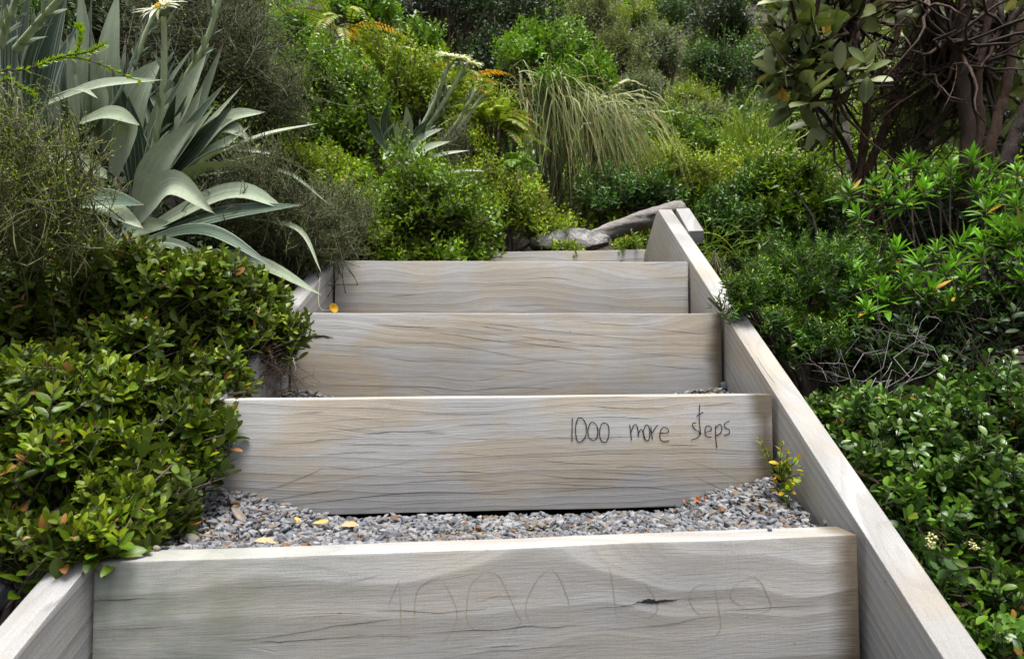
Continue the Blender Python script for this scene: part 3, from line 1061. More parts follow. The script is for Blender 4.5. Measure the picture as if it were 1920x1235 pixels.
flat_leaf('brown dead leaf on the soil beside the left side board', 55, 1075, ZG, .028, .011, .9, M_BROWNLEAF, .3, .1, 'fallen leaves by the side board')

M_SLATE = stone_mat('blue grey stone', [(.16, .19, .23)], 60)
M_BUFF = stone_mat('buff stone', [(.34, .29, .23)], 60)
M_PALE = stone_mat('pale stone', [(.46, .46, .46)], 60)


def pebble(label, px, py, zf, s, mat, flat=.7, group='larger loose stones'):
    p = on_surface(px, py, zf, s * .8)
    g = stones(np.array([p]), np.array([s]), flat)
    o = put('stone', g, mat, smooth=False, loc=p)
    bv = o.modifiers.new('soften', 'BEVEL')
    bv.width = s * .12
    bv.segments = 2
    bv.limit_method = 'NONE'
    return setp(o, label, 'stone', group)


pebble('large blue-grey stone at the left edge of the gravel', 366, 953, ZAB, .0145, M_SLATE)
pebble('brown-grey flat stone right of the large blue-grey one', 448, 968, ZAB, .0145, M_BUFF, .55)
pebble('pale stone in the right corner of the second tread', 1373, 727, ZBC, .013, M_PALE)
pebble('dark pointed stone wedged against the side board on the second tread', 1357, 724, ZBC, .013, M_SLATE, 1.1)
pebble('buff stone at the far right of the second tread', 1393, 732, ZBC, .011, M_BUFF, .6)
pebble('small blue stone by the yellow leaf on the second tread', 578, 735, ZBC, .010, M_SLATE, .8)
pebble('flat brownish stone at the right end of the gravel', 1553, 976, ZAB, .016, M_BUFF, .5)
pebble('pink-grey pebble on the left top of the nearest board', 294, 1026, ZTOP, .0065, M_BUFF, .9)
pebble('tiny grey pebble on the right top of the nearest board', 1443, 992, ZTOP, .004, M_SLATE, .8)

# orange petals on the gravel below the text board
M_ORANGE = leaf_mat('orange petal', [(.62, .11, .02), (.58, .16, .04)], rough=.5, trans=.2, mottle=.3, boost=0, clump=0)
p = on_surface(1306, 938, ZAB, .012)
d = nrm(rng.normal(size=(7, 3)) * [1, .6, .5] + [0, -.2, .4])
o = put('fallen_flower', leaves(T_OVAL, p[None].repeat(7, 0) + rng.normal(size=(7, 3)) * [.008, .003, .002], d, rng.normal(size=(7, 3)) + [0, -1, 1], .009, .006, .2, .3), M_ORANGE, loc=p)
setp(o, 'orange-red fallen flower on the gravel under the text board', 'flower')

# twigs on the gravel
M_TWIG = bark_mat('dry twig', [(.07, .05, .04), (.20, .15, .12), (.30, .25, .21)], 60)
def twig(label, pts, r, group='dry twigs on the gravel'):
    c = poly([at(*q) for q in pts], 8)
    c[1:-1] += rng.normal(size=(6, 3)) * .0015
    o = put('twig', tubes(c, np.linspace(r, r * .5, 8)[None], 6), M_TWIG, loc=c[0])
    return setp(o, label, 'twig', group)
twig('long brown twig slanting across the left end of the gravel', [(362, 966, 1.08), (390, 985, 1.05), (440, 1003, 1.0)], .0022)
twig('short reddish twig crossing the long one on the gravel', [(415, 975, 1.07), (432, 998, 1.02)], .002)
twig('straight dark twig lying nearest the left edge of the gravel', [(330, 1003, 1.0), (380, 1002, 1.0), (420, 1006, .99)], .002)

# ================================================================== VEGETATION
M_STEM = bark_mat('twig brown', [(.025, .018, .014), (.07, .05, .038), (.14, .11, .09)], 80)
M_STEMR = bark_mat('red brown bark', [(.006, .003, .002), (.030, .0145, .0075), (.085, .043, .022)], 60, bump=1.0)
M_WIRY = bark_mat('wiry olive twig', [(.02, .022, .006), (.085, .09, .025), (.20, .20, .07)], 70, .7)
M_WIRYD = bark_mat('wiry dark twig', [(.012, .013, .005), (.045, .050, .015), (.125, .135, .045)], 70, .7)
M_GREYTWIG = bark_mat('grey dead twig', [(.06, .055, .05), (.16, .15, .14), (.28, .27, .25)], 80)

LM = {
    'left': leaf_mat('leaf left shrub', [(.022, .048, .008), (.042, .082, .012), (.066, .112, .018), (.035, .068, .010)], under=(.09, .12, .04), young=(.14, .175, .028),
                     edge=(.24, .13, .03), rib=(.13, .14, .04), rough=.42, trans=.18, boost=1.3, clump=.95, dead=(.28, .13, .04), dead_frac=.025),
    'right': leaf_mat('leaf right glossy', [(.020, .052, .009), (.036, .085, .014), (.055, .115, .02), (.026, .062, .012)], under=(.08, .13, .06), young=(.10, .165, .03), boost=1.1,
                      rib=(.07, .14, .04), rough=.36, trans=.18, dead=(.32, .17, .03), dead_frac=.008, spec=.5, edge=(.10, .15, .04)),
    'hebe': leaf_mat('leaf hebe mid green', [(.042, .075, .012), (.075, .12, .018), (.105, .155, .025)], under=(.10, .14, .05), young=(.20, .25, .04), rough=.4, trans=.25, boost=1.8,
                     dead=(.34, .20, .04), dead_frac=.02),
    'yellow': leaf_mat('leaf yellow green', [(.07, .12, .018), (.12, .175, .028), (.17, .22, .04)], under=(.14, .17, .06), young=(.27, .32, .06), rough=.45, trans=.28, boost=1.6,
                       dead=(.36, .16, .03), dead_frac=.04),
    'fresh': leaf_mat('leaf fresh green', [(.040, .080, .012), (.070, .120, .018), (.10, .158, .025)], under=(.1, .15, .05), young=(.19, .26, .045), rough=.4, trans=.22, boost=1.5, clump=.9),
    'deep': leaf_mat('leaf deep green', [(.018, .045, .012), (.034, .075, .018), (.05, .10, .024)], under=(.06, .1, .04), young=(.10, .17, .04), rough=.4, trans=.18, boost=1.4, clump=.9),
    'bright': leaf_mat('leaf bright green', [(.05, .11, .015), (.085, .165, .022), (.115, .20, .03)], under=(.12, .18, .06), young=(.19, .28, .05), rough=.4, trans=.28),
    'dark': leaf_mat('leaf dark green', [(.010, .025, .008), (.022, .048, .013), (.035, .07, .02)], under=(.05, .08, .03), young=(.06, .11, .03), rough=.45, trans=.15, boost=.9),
    'needle': leaf_mat('leaf needle dark', [(.014, .040, .010), (.028, .065, .014), (.045, .09, .018)], under=(.06, .1, .03), young=(.14, .21, .03), rough=.4, trans=.2),
    'olive': leaf_mat('leaf olive grey', [(.06, .08, .03), (.09, .11, .045), (.13, .15, .065)], under=(.14, .16, .09), young=(.19, .21, .09), rough=.6, trans=.2),
    'grey': leaf_mat('leaf grey green', [(.075, .10, .06), (.11, .14, .085), (.16, .19, .12)], under=(.2, .22, .16), young=(.24, .27, .17), rough=.65, trans=.15),
    'fern': leaf_mat('fern frond', [(.07, .12, .015), (.13, .18, .025), (.20, .22, .03), (.10, .15, .02)], under=(.14, .17, .05), rough=.45, trans=.3, dead=(.36, .15, .03), dead_frac=.09),
    'orange': leaf_mat('fern frond browned', [(.36, .15, .04), (.42, .22, .07), (.30, .20, .05)], rough=.55, trans=.25),
    'rosette': leaf_mat('leaf rosette bright', [(.055, .135, .020), (.090, .195, .028), (.12, .24, .036)], under=(.11, .19, .06), young=(.17, .35, .06), rib=(.17, .28, .08), rough=.42, boost=1.35,
                        trans=.25, dead=(.48, .26, .03), dead_frac=.025),
    'big': leaf_mat('leaf leathery olive', [(.055, .075, .028), (.085, .105, .045), (.12, .14, .065)], under=(.27, .29, .20), rib=(.2, .22, .12), rough=.5, trans=.14,
                    dead=(.50, .30, .03), dead_frac=.03, spec=.35, boost=1.55),
    'strap': leaf_mat('daisy strap leaf', [(.028, .056, .032), (.045, .078, .046), (.075, .115, .07)], edge=(.46, .52, .42), under=(.26, .31, .21), rough=.5, trans=.05, stripes=30, tipc=(.16, .10, .05), mottle=.3, spec=.35, boost=0, clump=.25),
    'felt': leaf_mat('daisy felted leaf', [(.22, .27, .18), (.32, .37, .27), (.15, .205, .125)], under=(.12, .17, .11), rough=.7, trans=.06, stripes=38, tipc=(.20, .14, .08), mottle=.3, boost=0, clump=.25),
    'silver': leaf_mat('daisy silver leaf', [(.32, .36, .29), (.38, .42, .34)], under=(.3, .34, .27), rough=.5, trans=.06, stripes=20, mottle=.1, boost=0, clump=.25),
    'straw': leaf_mat('tussock blade', [(.16, .20, .07), (.26, .27, .12), (.11, .17, .05), (.34, .32, .18), (.22, .17, .09)], rough=.5, trans=.25, mottle=.2, boost=1.0),
    'reed': leaf_mat('reed blade', [(.07, .12, .025), (.12, .17, .035), (.17, .2, .05)], rough=.5, trans=.25, mottle=.2),
    'lime': leaf_mat('lime needle', [(.17, .27, .03), (.24, .33, .045)], rough=.45, trans=.3),
}
M_PETAL = leaf_mat('white petal', [(.80, .80, .78), (.74, .75, .72)], rough=.5, trans=.25, mottle=.05, boost=0, clump=0)
M_DISC = plain_mat('yellow disc', (.62, .42, .02), .7, .3, 400)
M_DSTEM = plain_mat('woolly pale stem', (.30, .36, .20), .8, .3, 150)
M_CREAM = plain_mat('cream blossom', (.50, .48, .22), .7, .3, 200)


def gpt(x, y): return np.array([x, y, float(ground(x, y))])


def blob(px, py, Z, hw, hh, dp=None):
    c = at(px, py, Z)
    r = hw * Z / F
    return (*c, r, (dp or hw) * Z / F, hh * Z / F)


def shrub(name, label, cat, blobs, n, mat, L, W, nodes=5, slen=.06, group=None, tpl=T_OVAL, root=None, per=2, a0=70, a1=25, stem_mat=None, stem_frac=1.0,
          limb_n=9, limb_r=.008, shell=(.62, 1.05), up=.55, jit=.35, lump=.16, curl=.15, tipmin=.55, low=-.45, fold=.25, out=.6, turn=90, r0=.0009, r1=.0022):
    B = np.asarray(blobs)
    c = np.average(B[:, :3], axis=0, weights=B[:, 3])
    if root is None: root = gpt(c[0], c[1])
    t = thing(name, label, cat, root, group)
    P, D, C = sprig_points(B, n, shell, out=out, up=up, jit=jit, low=low, lump=lump)
    ok = P[:, 2] > ground(P[:, 0], P[:, 1]) - .02
    P, D, C = P[ok], D[ok], C[ok]
    n = len(P)
    ln = rng.uniform(.7, 1.25, n) * slen
    put('foliage', sprig_leaves(P, D, ln, nodes, L, W, a0, a1, per, tpl, curl=curl, tipmin=tipmin, fold=fold, turn=turn), mat, t)
    m = int(n * stem_frac)
    if m:
        sel = rng.choice(n, m, replace=False)
        root_in = np.array(root) + np.array([0, 0, .03])
        g = [stems_to(P[sel], D[sel], ln[sel], C[sel], root_in, r0, r1)]
        tips = B[rng.integers(0, len(B), limb_n), :3] + unit(limb_n) * B[rng.integers(0, len(B), limb_n), 3:6] * .5
        g.append(limbs(np.array(root) - [0, 0, .04], tips, limb_r, limb_r * .35))
        put('branches', g, stem_mat or M_STEM, t)
    return t


# ------------------------------------------------------------------ foreground shrubs
def blossom_cluster(parent, spots, n, r, s, mat):
    P = np.concatenate([at(*q)[None] + unit(n) * r * rng.uniform(.2, 1, (n, 1)) for q in spots])
    put('blossom', stones(P, np.full(len(P), s) * rng.uniform(.7, 1.2, len(P)), .9), mat, parent)


shrub('small_leaved_shrub', 'yellow-green small-leaved shrub spilling over the left side board beside the second and third risers', 'shrub',
      [blob(110, 560, 1.30, 170, 105), blob(290, 545, 1.30, 130, 85), blob(420, 610, 1.33, 95, 65), blob(512, 630, 1.42, 50, 62), blob(400, 690, 1.25, 75, 50),
       blob(240, 630, 1.28, 150, 70), blob(30, 640, 1.25, 120, 90), blob(380, 525, 1.33, 100, 55), blob(230, 500, 1.27, 110, 50), blob(440, 722, 1.25, 38, 28), blob(548, 630, 1.40, 34, 48), blob(500, 570, 1.45, 50, 45), blob(440, 560, 1.4, 70, 50)], 1700, LM['left'], .028, .0125, 6, .062,
      root=gpt(-1.0, 1.25), stem_mat=M_STEM, limb_n=16)
shrub('small_leaved_shrub', 'yellow-green small-leaved shrub spilling over the left side board beside the nearest riser', 'shrub',
      [blob(150, 850, 1.02, 150, 105), blob(320, 790, 1.12, 110, 75), blob(60, 780, 1.05, 100, 85), blob(250, 900, 1.0, 95, 90), blob(210, 970, .96, 75, 55), blob(370, 870, 1.06, 40, 45),
       blob(30, 930, 1.0, 90, 90), blob(385, 815, 1.1, 40, 38), blob(250, 985, .93, 70, 45), blob(160, 1010, .91, 60, 45), blob(320, 950, 1.0, 45, 50), blob(80, 980, .93, 90, 50), blob(185, 1000, .85, 70, 38), blob(110, 1005, .84, 60, 35), blob(255, 1000, .89, 40, 28), blob(230, 940, .92, 80, 50), blob(190, 720, 1.12, 170, 50), blob(60, 690, 1.1, 100, 50)],
      1650, LM['left'], .030, .0135, 6, .062, root=gpt(-.80, .95), stem_mat=M_STEM, limb_n=14)
t = shrub('round_leaved_shrub', 'glossy dark green round-leaved shrub filling the lower right beside the side board', 'shrub',
          [blob(1700, 830, 1.22, 130, 105), blob(1850, 800, 1.25, 120, 110), blob(1590, 780, 1.36, 62, 50), blob(1760, 960, 1.08, 105, 110), blob(1890, 960, 1.05, 110, 120),
           blob(1870, 1120, .98, 95, 70), blob(1800, 1060, 1.0, 60, 60), blob(1900, 1210, .90, 70, 60), blob(1640, 880, 1.12, 45, 50), blob(1550, 765, 1.36, 40, 35), blob(1690, 950, 1.0, 40, 60), blob(1760, 1060, .93, 35, 50), blob(1860, 1190, .86, 50, 40)],
          1050, LM['right'], .0235, .0115, 6, .058, root=gpt(.95, 1.05), stem_mat=M_STEMR, limb_n=16, up=.6, a0=65, a1=35, tipmin=.8)
blossom_cluster(t, [(1742, 1010, .95), (1745, 1022, .95), (1822, 1022, .97)], 22, .011, .0022, M_CREAM)

# seedling growing in the corner of the gravel
r0 = at(1460, 905, 1.15)
t = thing('seedling', 'yellow-tinged seedling sprouting from the gravel in the right corner of the tread', 'seedling', r0)
tips = [(1424, 822, 1.17), (1440, 845, 1.17), (1466, 835, 1.13), (1478, 850, 1.12), (1495, 862, 1.11), (1500, 890, 1.1), (1455, 870, 1.15), (1484, 905, 1.1), (1470, 868, 1.12)]
P = np.array([at(*q) for q in tips])
D = nrm(P - r0 + [0, 0, .03])
M_SEED = leaf_mat('seedling leaf', [(.10, .17, .02), (.20, .26, .03), (.07, .13, .02), (.38, .34, .03)], young=(.27, .30, .03), rough=.4, trans=.3, dead=(.55, .36, .02), dead_frac=.2, boost=.9)
put('foliage', sprig_leaves(P, D, np.full(len(P), .05), 5, .020, .0105, 65, 30), M_SEED, t)
put('branches', tubes(bez(r0[None].repeat(len(P), 0), r0 * .5 + P * .5 + [0, 0, .006], P, 6), np.linspace(.0014, .0006, 6)[None]), M_STEMR, t)

# a yellow hawkweed leaning over the third riser
r0 = at(600, 520, 1.62)
hd = at(624, 578, 1.55)
t = thing('yellow_flower', 'small yellow flower on a thin stem leaning over the left end of the third riser', 'flower', r0)
put('stem', tubes(np.stack([poly([r0, at(597, 555, 1.58), at(600, 577, 1.56), at(612, 582, 1.56), hd], 12)]), np.linspace(.0006, .0005, 12)[None], 5), M_DSTEM, t)
a = np.arange(26) * 2 * math.pi / 26
nn = nrm(np.array([.75, -.6, .25]))
e1 = nrm(np.cross(nn, [0, 0, 1.0])); e2 = np.cross(nn, e1)
put('petals', leaves(T_LANCE, hd[None].repeat(26, 0), e1 * np.cos(a)[:, None] + e2 * np.sin(a)[:, None] + nn * .25, nn[None].repeat(26, 0), .015, .0045, -.1, .1),
    leaf_mat('hawkweed petal', [(.50, .27, .003)], rough=.5, trans=.2, mottle=.2, boost=0, clump=0), t)


# ------------------------------------------------------------------ wiry shrubs
def wiry(name, label, root, blobs, n, mat, seg=.16, r=.0013, sub=5, group=None, droop=0.0, up=.5, spread=.5, cat='shrub', leafy=None):
    B = np.asarray(blobs)
    t = thing(name, label, cat, root, group)
    P, D, C = sprig_points(B, n, (.35, 1.05), up=up, jit=.5, low=-.7)
    root = np.asarray(root)
    base = P - D * seg * rng.uniform(.7, 1.3, (n, 1)) + rng.normal(size=P.shape) * .02
    C0 = bez(base, base * .5 + P * .5 + rng.normal(size=P.shape) * .018, P, 7)
    C0 += np.cumsum(rng.normal(size=C0.shape) * .0016, 1)
    gs = [tubes(C0, np.linspace(r, r * .45, 7)[None], 4)]
    # divaricating side twigs
    tips, mids = [], []
    for k in range(sub):
        i = rng.integers(1, 6, n)
        b0 = C0[np.arange(n), i]
        d = nrm(D + spread * rng.normal(size=(n, 3)) + np.array([0, 0, up * .4 - droop]))
        e = b0 + d * seg * rng.uniform(.25, .7, (n, 1))
        c = bez(b0, b0 * .55 + e * .45 + rng.normal(size=e.shape) * .010, e, 5)
        c += np.cumsum(rng.normal(size=c.shape) * .0013, 1)
        gs.append(tubes(c, np.linspace(r * .65, r * .35, 5)[None], 4))
        tips.append(e); mids.append(d)
    # limbs reaching in
    m = max(8, n // 6)
    sel = rng.choice(n, m, replace=False)
    gs.append(limbs(root, base[sel], r * 2.2, r * .9, n=12, wob=.07))
    put('branches', gs, mat, t)
    if leafy:
        E, Dm = np.concatenate(tips), np.concatenate(mids)
        put('foliage', sprig_leaves(E, Dm, np.full(len(E), seg * .3), 4, leafy[1], leafy[2], 55, 25, tpl=T_NEEDLE), leafy[0], t)
    return t


wiry('wiry_shrub', 'brown-olive wiry shrub nearest the camera at the far left edge', gpt(-1.3, 1.35),
     [blob(40, 300, 1.08, 95, 130), blob(140, 330, 1.12, 65, 95), blob(10, 400, 1.05, 80, 80), blob(100, 410, 1.1, 80, 55)], 230, M_WIRY, .12, .0012, 5, up=.8, leafy=(LM['yellow'], .007, .0022))
wiry('wiry_shrub', 'dark wiry shrub with fine reddish twigs behind the daisy flower stem at upper left', gpt(-1.75, 2.6),
     [blob(440, 120, 2.3, 130, 110), blob(340, 40, 2.3, 110, 90), blob(500, 190, 2.3, 80, 60), blob(430, 20, 2.4, 90, 60)], 620, M_WIRYD, .22, .0017, 6, up=.25, droop=.05, leafy=(LM['olive'], .010, .0026))
wiry('wiry_shrub', 'olive wiry shrub with upright twigs between the silver leaves and the top riser', gpt(-1.0, 1.95),
     [blob(520, 400, 1.75, 110, 80), blob(600, 440, 1.85, 85, 60), blob(480, 320, 1.7, 70, 60), blob(640, 400, 2.0, 70, 60), blob(560, 470, 1.8, 80, 35)], 560, M_WIRYD, .13, .0014, 6, up=.6, leafy=(LM['olive'], .007, .002))
wiry('wiry_shrub', 'small dark wiry tuft in front of the far daisy clump', gpt(-.42, 2.75), [blob(850, 270, 2.75, 50, 45)], 60, M_WIRYD, .12, .0016, 4, up=.9)

# ------------------------------------------------------------------ mountain daisies
def strap_leaf(b, c, tip, w, twist=0.0, n=16, face=None, fold=.22, roll=0.0):
    """centre line from base over control to tip; half-width w; face = direction the blade looks at"""
    cen = poly([b, c, tip], n)
    T = nrm(np.gradient(cen, axis=0))
    fdir = np.asarray(face if face is not None else [0, -1, .35], float)
    S = nrm(np.cross(T, fdir[None]))
    N = np.cross(S, T)
    if twist or roll:
        a = roll + twist * np.linspace(0, 1, n) ** 2
        S, N = S * np.cos(a)[:, None] + N * np.sin(a)[:, None], N * np.cos(a)[:, None] - S * np.sin(a)[:, None]
    t = np.linspace(0, 1, n)
    prof = .96 * np.minimum(1, (.5 + 1.6 * t)) * np.clip(1 - np.clip((t - .38) / .62, 0, 1) ** 1.7, 0.015, 1)
    return cen, S * (w * prof)[:, None], N


def daisy_leaves(parent, specs, mats):
    for kind in mats:
        A = [strap_leaf(*s[1:4], s[4], **(s[5] if len(s) > 5 else {})) for s in specs if s[0] == kind]
        if not A: continue
        C, S, N = (np.array(q) for q in zip(*A))
        put('leaves', straps(C, S, N, fold=.28, cols=7), mats[kind], parent)


def px(p, Z, b=None): return at(p[0], p[1], Z)


ROOT1 = at(262, 440, 1.78); ROOT1[2] = ground(ROOT1[0], ROOT1[1])
d1 = thing('mountain_daisy', 'big silver-green mountain daisy with long strap leaves and a white flower at upper left', 'plant', ROOT1)
S1 = []
def L1(kind, base, mid, tip, wpx, Z=(1.75, 1.7, 1.65), **k):
    S1.append((kind, at(*base, Z[0]), at(*mid, Z[1]), at(*tip, Z[2]), wpx * .5 * Z[1] / F, k))
u_, f_, s_ = 'strap', 'felt', 'silver'
# upright fan on the right-hand rosette
L1(u_, (262, 400), (345, 262), (424, 154), 50, (1.78, 1.72, 1.66), roll=.25)
L1(f_, (258, 400), (300, 305), (372, 221), 60, (1.74, 1.68, 1.64), roll=-.3)
L1(f_, (280, 300), (335, 205), (388, 100), 56, (1.85, 1.82, 1.8))
L1(u_, (270, 320), (310, 215), (349, 134), 44, (1.82, 1.8, 1.76), roll=.5)
L1(u_, (300, 270), (360, 165), (404, 80), 34, (1.95, 1.9, 1.88), roll=.4)
L1(u_, (270, 260), (320, 160), (367, 84), 40, (2.0, 1.95, 1.92), roll=.5)
L1(f_, (225, 320), (255, 190), (305, 108), 88, (1.95, 1.9, 1.88))
L1(f_, (212, 300), (205, 130), (222, -20), 56, (1.95, 1.9, 1.9))
L1(f_, (180, 280), (165, 110), (150, -30), 46, (1.9, 1.86, 1.84), roll=.2)
L1(u_, (170, 260), (172, 120), (172, -40), 30, (1.8, 1.78, 1.76), roll=.8)
L1(u_, (60, 220), (85, 100), (128, -30), 62, (1.7, 1.66, 1.64), roll=-.3)
L1(u_, (90, 250), (110, 140), (150, 40), 54, (1.8, 1.78, 1.76), roll=.3)
L1(u_, (20, 220), (25, 90), (10, -30), 60, (1.75, 1.7, 1.68), roll=.3)
L1(f_, (60, 240), (60, 130), (75, 20), 48, (1.85, 1.82, 1.8), roll=.2)
L1(f_, (150, 260), (140, 180), (125, 60), 34, (1.78, 1.76, 1.74), roll=.5)
L1(f_, (90, 195), (190, 160), (305, 150), 34, (1.7, 1.62, 1.6), roll=.2)
L1(u_, (160, 260), (230, 170), (280, 20), 26, (1.8, 1.8, 1.8), roll=.6)
L1(f_, (100, 180), (150, 168), (184, 185), 16, (1.66, 1.6, 1.56), roll=.4)
L1(f_, (215, 330), (240, 250), (236, 215), 60, (1.8, 1.75, 1.74))
L1(f_, (180, 260), (187, 190), (190, 150), 60, (1.82, 1.78, 1.77))
L1(f_, (150, 230), (210, 215), (262, 235), 44, (1.78, 1.72, 1.68), roll=.2)
L1(f_, (290, 350), (350, 240), (380, 160), 40, (1.9, 1.86, 1.84), roll=.2)
for tip, w_, k_ in (((330, 178), 40, u_), ((300, 165), 36, f_), ((440, 196), 44, u_), ((470, 236), 40, f_), ((405, 196), 42, f_), ((352, 176), 40, u_), ((240, 180), 44, u_), ((500, 262), 40, u_),
                    ((455, 160), 36, f_), ((210, 130), 46, u_)):
    L1(k_, (265, 390), ((265 + tip[0]) / 2 + 6, (390 + tip[1]) / 2 - 8), tip, w_, (1.88, 1.84, 1.8), roll=rng.uniform(-.35, .45))
# arching to the right
L1(f_, (280, 385), (380, 318), (486, 314), 34, (1.78, 1.66, 1.58), face=[0, -.5, 1], roll=.55)
L1(f_, (250, 420), (322, 345), (402, 400), 58, (1.72, 1.58, 1.5), face=[0, -1, .25], roll=-.2)
L1(f_, (262, 440), (430, 362), (536, 391), 48, (1.72, 1.6, 1.52), face=[0, -1, .5])
L1(u_, (262, 450), (420, 404), (567, 384), 46, (1.7, 1.58, 1.5), face=[0, -1, .6])
L1(u_, (245, 460), (385, 432), (517, 503), 32, (1.66, 1.55, 1.46), face=[0, -1, .7])
L1(f_, (330, 330), (420, 230), (498, 210), 46, (1.9, 1.85, 1.82), face=[0, -1, .5])
L1(s_, (350, 320), (480, 262), (598, 231), 44, (1.85, 1.8, 1.76), face=[.2, -.7, 1])
L1(s_, (350, 330), (420, 285), (520, 290), 56, (1.83, 1.79, 1.75), face=[.2, -.7, 1])
L1(f_, (360, 300), (420, 240), (470, 262), 40, (1.88, 1.84, 1.8), face=[0, -1, .3])
L1(u_, (300, 380), (380, 310), (440, 270), 36, (1.86, 1.82, 1.8), face=[0, -1, .3])
L1(f_, (360, 330), (520, 318), (624, 388), 9, (1.78, 1.72, 1.68), face=[0, -1, .5])
L1(f_, (470, 410), (560, 430), (604, 514), 11, (1.76, 1.66, 1.58), face=[0, -1, .4])
# left and drooping
L1(u_, (60, 400), (180, 375), (271, 384), 54, (1.62, 1.5, 1.45), face=[0, -1, .5])
L1(f_, (150, 370), (215, 395), (270, 429), 40, (1.62, 1.5, 1.44), face=[0, -1, .5])
L1(u_, (230, 470), (330, 460), (470, 545), 26, (1.66, 1.55, 1.48), face=[0, -1, .6])
L1(f_, (340, 470), (480, 492), (603, 553), 34, (1.72, 1.62, 1.54), face=[0, -1, .8])
L1(f_, (200, 330), (120, 300), (40, 350), 50, (1.7, 1.62, 1.55), face=[0, -1, .6])
L1(f_, (220, 440), (250, 430), (330, 420), 60, (1.76, 1.7, 1.66))
for i in range(30):
    a_, b2 = rng.uniform(150, 360), rng.uniform(-60, 60)
    L1([u_, f_][i % 2], (a_, 330), (a_ + b2 * .5, 230), (a_ + b2 * 1.6, rng.uniform(60, 170)), rng.uniform(24, 42), (2.1, 2.08, 2.06), roll=rng.uniform(-.5, .6))
for i in range(18):
    a_, b2 = rng.uniform(10, 230), rng.uniform(-70, 70)
    L1([u_, f_, u_][i % 3], (a_, 300), (a_ + b2 * .5, 170), (a_ + b2 * 1.5, rng.uniform(-40, 120)), rng.uniform(28, 50), (2.05, 2.0, 1.98), roll=rng.uniform(-.6, .6))
daisy_leaves(d1, S1, {u_: LM['strap'], f_: LM['felt'], s_: LM['silver']})
# crown of leaf bases down to the ground
base = np.array([at(260 + 60 * math.cos(i), 425 + 25 * math.sin(i * 2), 1.78) for i in range(14)])
A = [strap_leaf(ROOT1 + rng.normal(size=3) * .03, ROOT1 * .4 + b * .6 + [0, 0, .02], b + rng.normal(size=3) * .04, .03) for b in base]
C, S, N = (np.array(q) for q in zip(*A))
put('leaves', straps(C, S, N, fold=.28, cols=7), LM['felt'], d1)


def flower_head(parent, p, axis, r, n=34, disc=True, petal_w=.2, mat=M_PETAL):
    axis = nrm(axis)
    e1 = nrm(np.cross(axis, [0.2, .1, 1.0])); e2 = np.cross(axis, e1)
    hd = None
    a = np.arange(n) * 2 * math.pi / n + rng.normal(size=n) * .08
    d = e1 * np.cos(a)[:, None] + e2 * np.sin(a)[:, None] + axis * rng.normal(.12, .12, (n, 1))
    b = p + d * r * .25
    pet = put('petals', leaves(T_LANCE, b, d, np.tile(axis, (n, 1)), r * rng.uniform(.65, .85, n), r * petal_w, rng.uniform(-.1, .35, n), .15), mat, parent)
    if disc:
        k = 120
        q = np.sqrt(rng.uniform(0, 1, k)) * r * .28
        th = rng.uniform(0, 6.28, k)
        Pd = p + e1 * (q * np.cos(th))[:, None] + e2 * (q * np.sin(th))[:, None] + axis * (r * .14 * (1 - (q / (r * .36)) ** 2))[:, None]
        put('disc', stones(Pd, np.full(k, r * .05)), M_DISC, parent)
    # cup of bracts
    m = 22
    a = np.arange(m) * 2 * math.pi / m
    rad = e1 * np.cos(a)[:, None] + e2 * np.sin(a)[:, None]
    put('bracts', leaves(T_LANCE, p - axis * r * .30 + rad * r * .05, rad * .8 + axis * .9, rad, r * .42, r * .12, -.1, .3), LM['felt'], parent)


def daisy_stem(parent, pts, r, flower=None, bracts=26, kind='flower_stem', mat=None):
    c = poly([at(*q) for q in pts], 22)
    s = put(kind, tubes(c, np.linspace(r, r * .8, 22)[None], 8), mat or M_DSTEM, parent)
    i = rng.integers(1, 21, bracts)
    T = nrm(np.gradient(c, axis=0))[i]
    rad = nrm(np.cross(T, unit(bracts)))
    s2 = put('stem_bracts', leaves(T_LANCE, c[i] + rad * r * .7, T + rad * .35, rad, r * 5.5, r * 1.3, -.2, .3), LM['felt'], parent)
    return c


daisy_stem(d1, [(285, 300, 1.74), (303, 190, 1.70), (308, 110, 1.68), (307, 32, 1.66)], .0095)
flower_head(d1, at(303, 14, 1.66), [-.30, -.62, .7], .072, n=44, petal_w=.14)
daisy_stem(d1, [(300, 230, 1.9), (345, 150, 1.88), (385, 80, 1.86), (418, -20, 1.84)], .009)
daisy_stem(d1, [(250, 125, 1.95), (270, 70, 1.95), (290, 25, 1.95)], .008)
daisy_stem(d1, [(28, 95, 1.6), (75, 40, 1.58), (125, -15, 1.56)], .009)
daisy_stem(d1, [(0, 90, 1.55), (15, 40, 1.53), (38, -20, 1.52)], .0085)

ROOT2 = at(745, 330, 2.95); ROOT2[2] = ground(ROOT2[0], ROOT2[1])
d2 = thing('mountain_daisy', 'smaller mountain daisy clump with white flower heads further up the slope', 'plant', ROOT2)
S1 = []
def L2(kind, base, mid, tip, wpx, Z=2.9, **k):
    Z = Z * .92
    S1.append((kind, at(*base, Z + .05), at(*mid, Z), at(*tip, Z - .05), wpx * .5 * Z / F, k))
L2(u_, (735, 290), (705, 245), (690, 208), 22, 2.95)
L2(u_, (738, 285), (725, 230), (730, 188), 27, 2.92, roll=.3)
L2(u_, (740, 290), (728, 255), (741, 228), 22, 2.85, roll=.5)
L2(f_, (742, 280), (745, 250), (746, 225), 14, 2.95)
L2(f_, (755, 290), (765, 240), (762, 198), 24, 2.95)
L2(u_, (755, 290), (760, 260), (767, 226), 24, 2.85, roll=.4)
L2(u_, (765, 290), (785, 255), (801, 225), 28, 2.88, roll=-.3)
L2(f_, (745, 300), (728, 278), (722, 262), 24, 2.8)
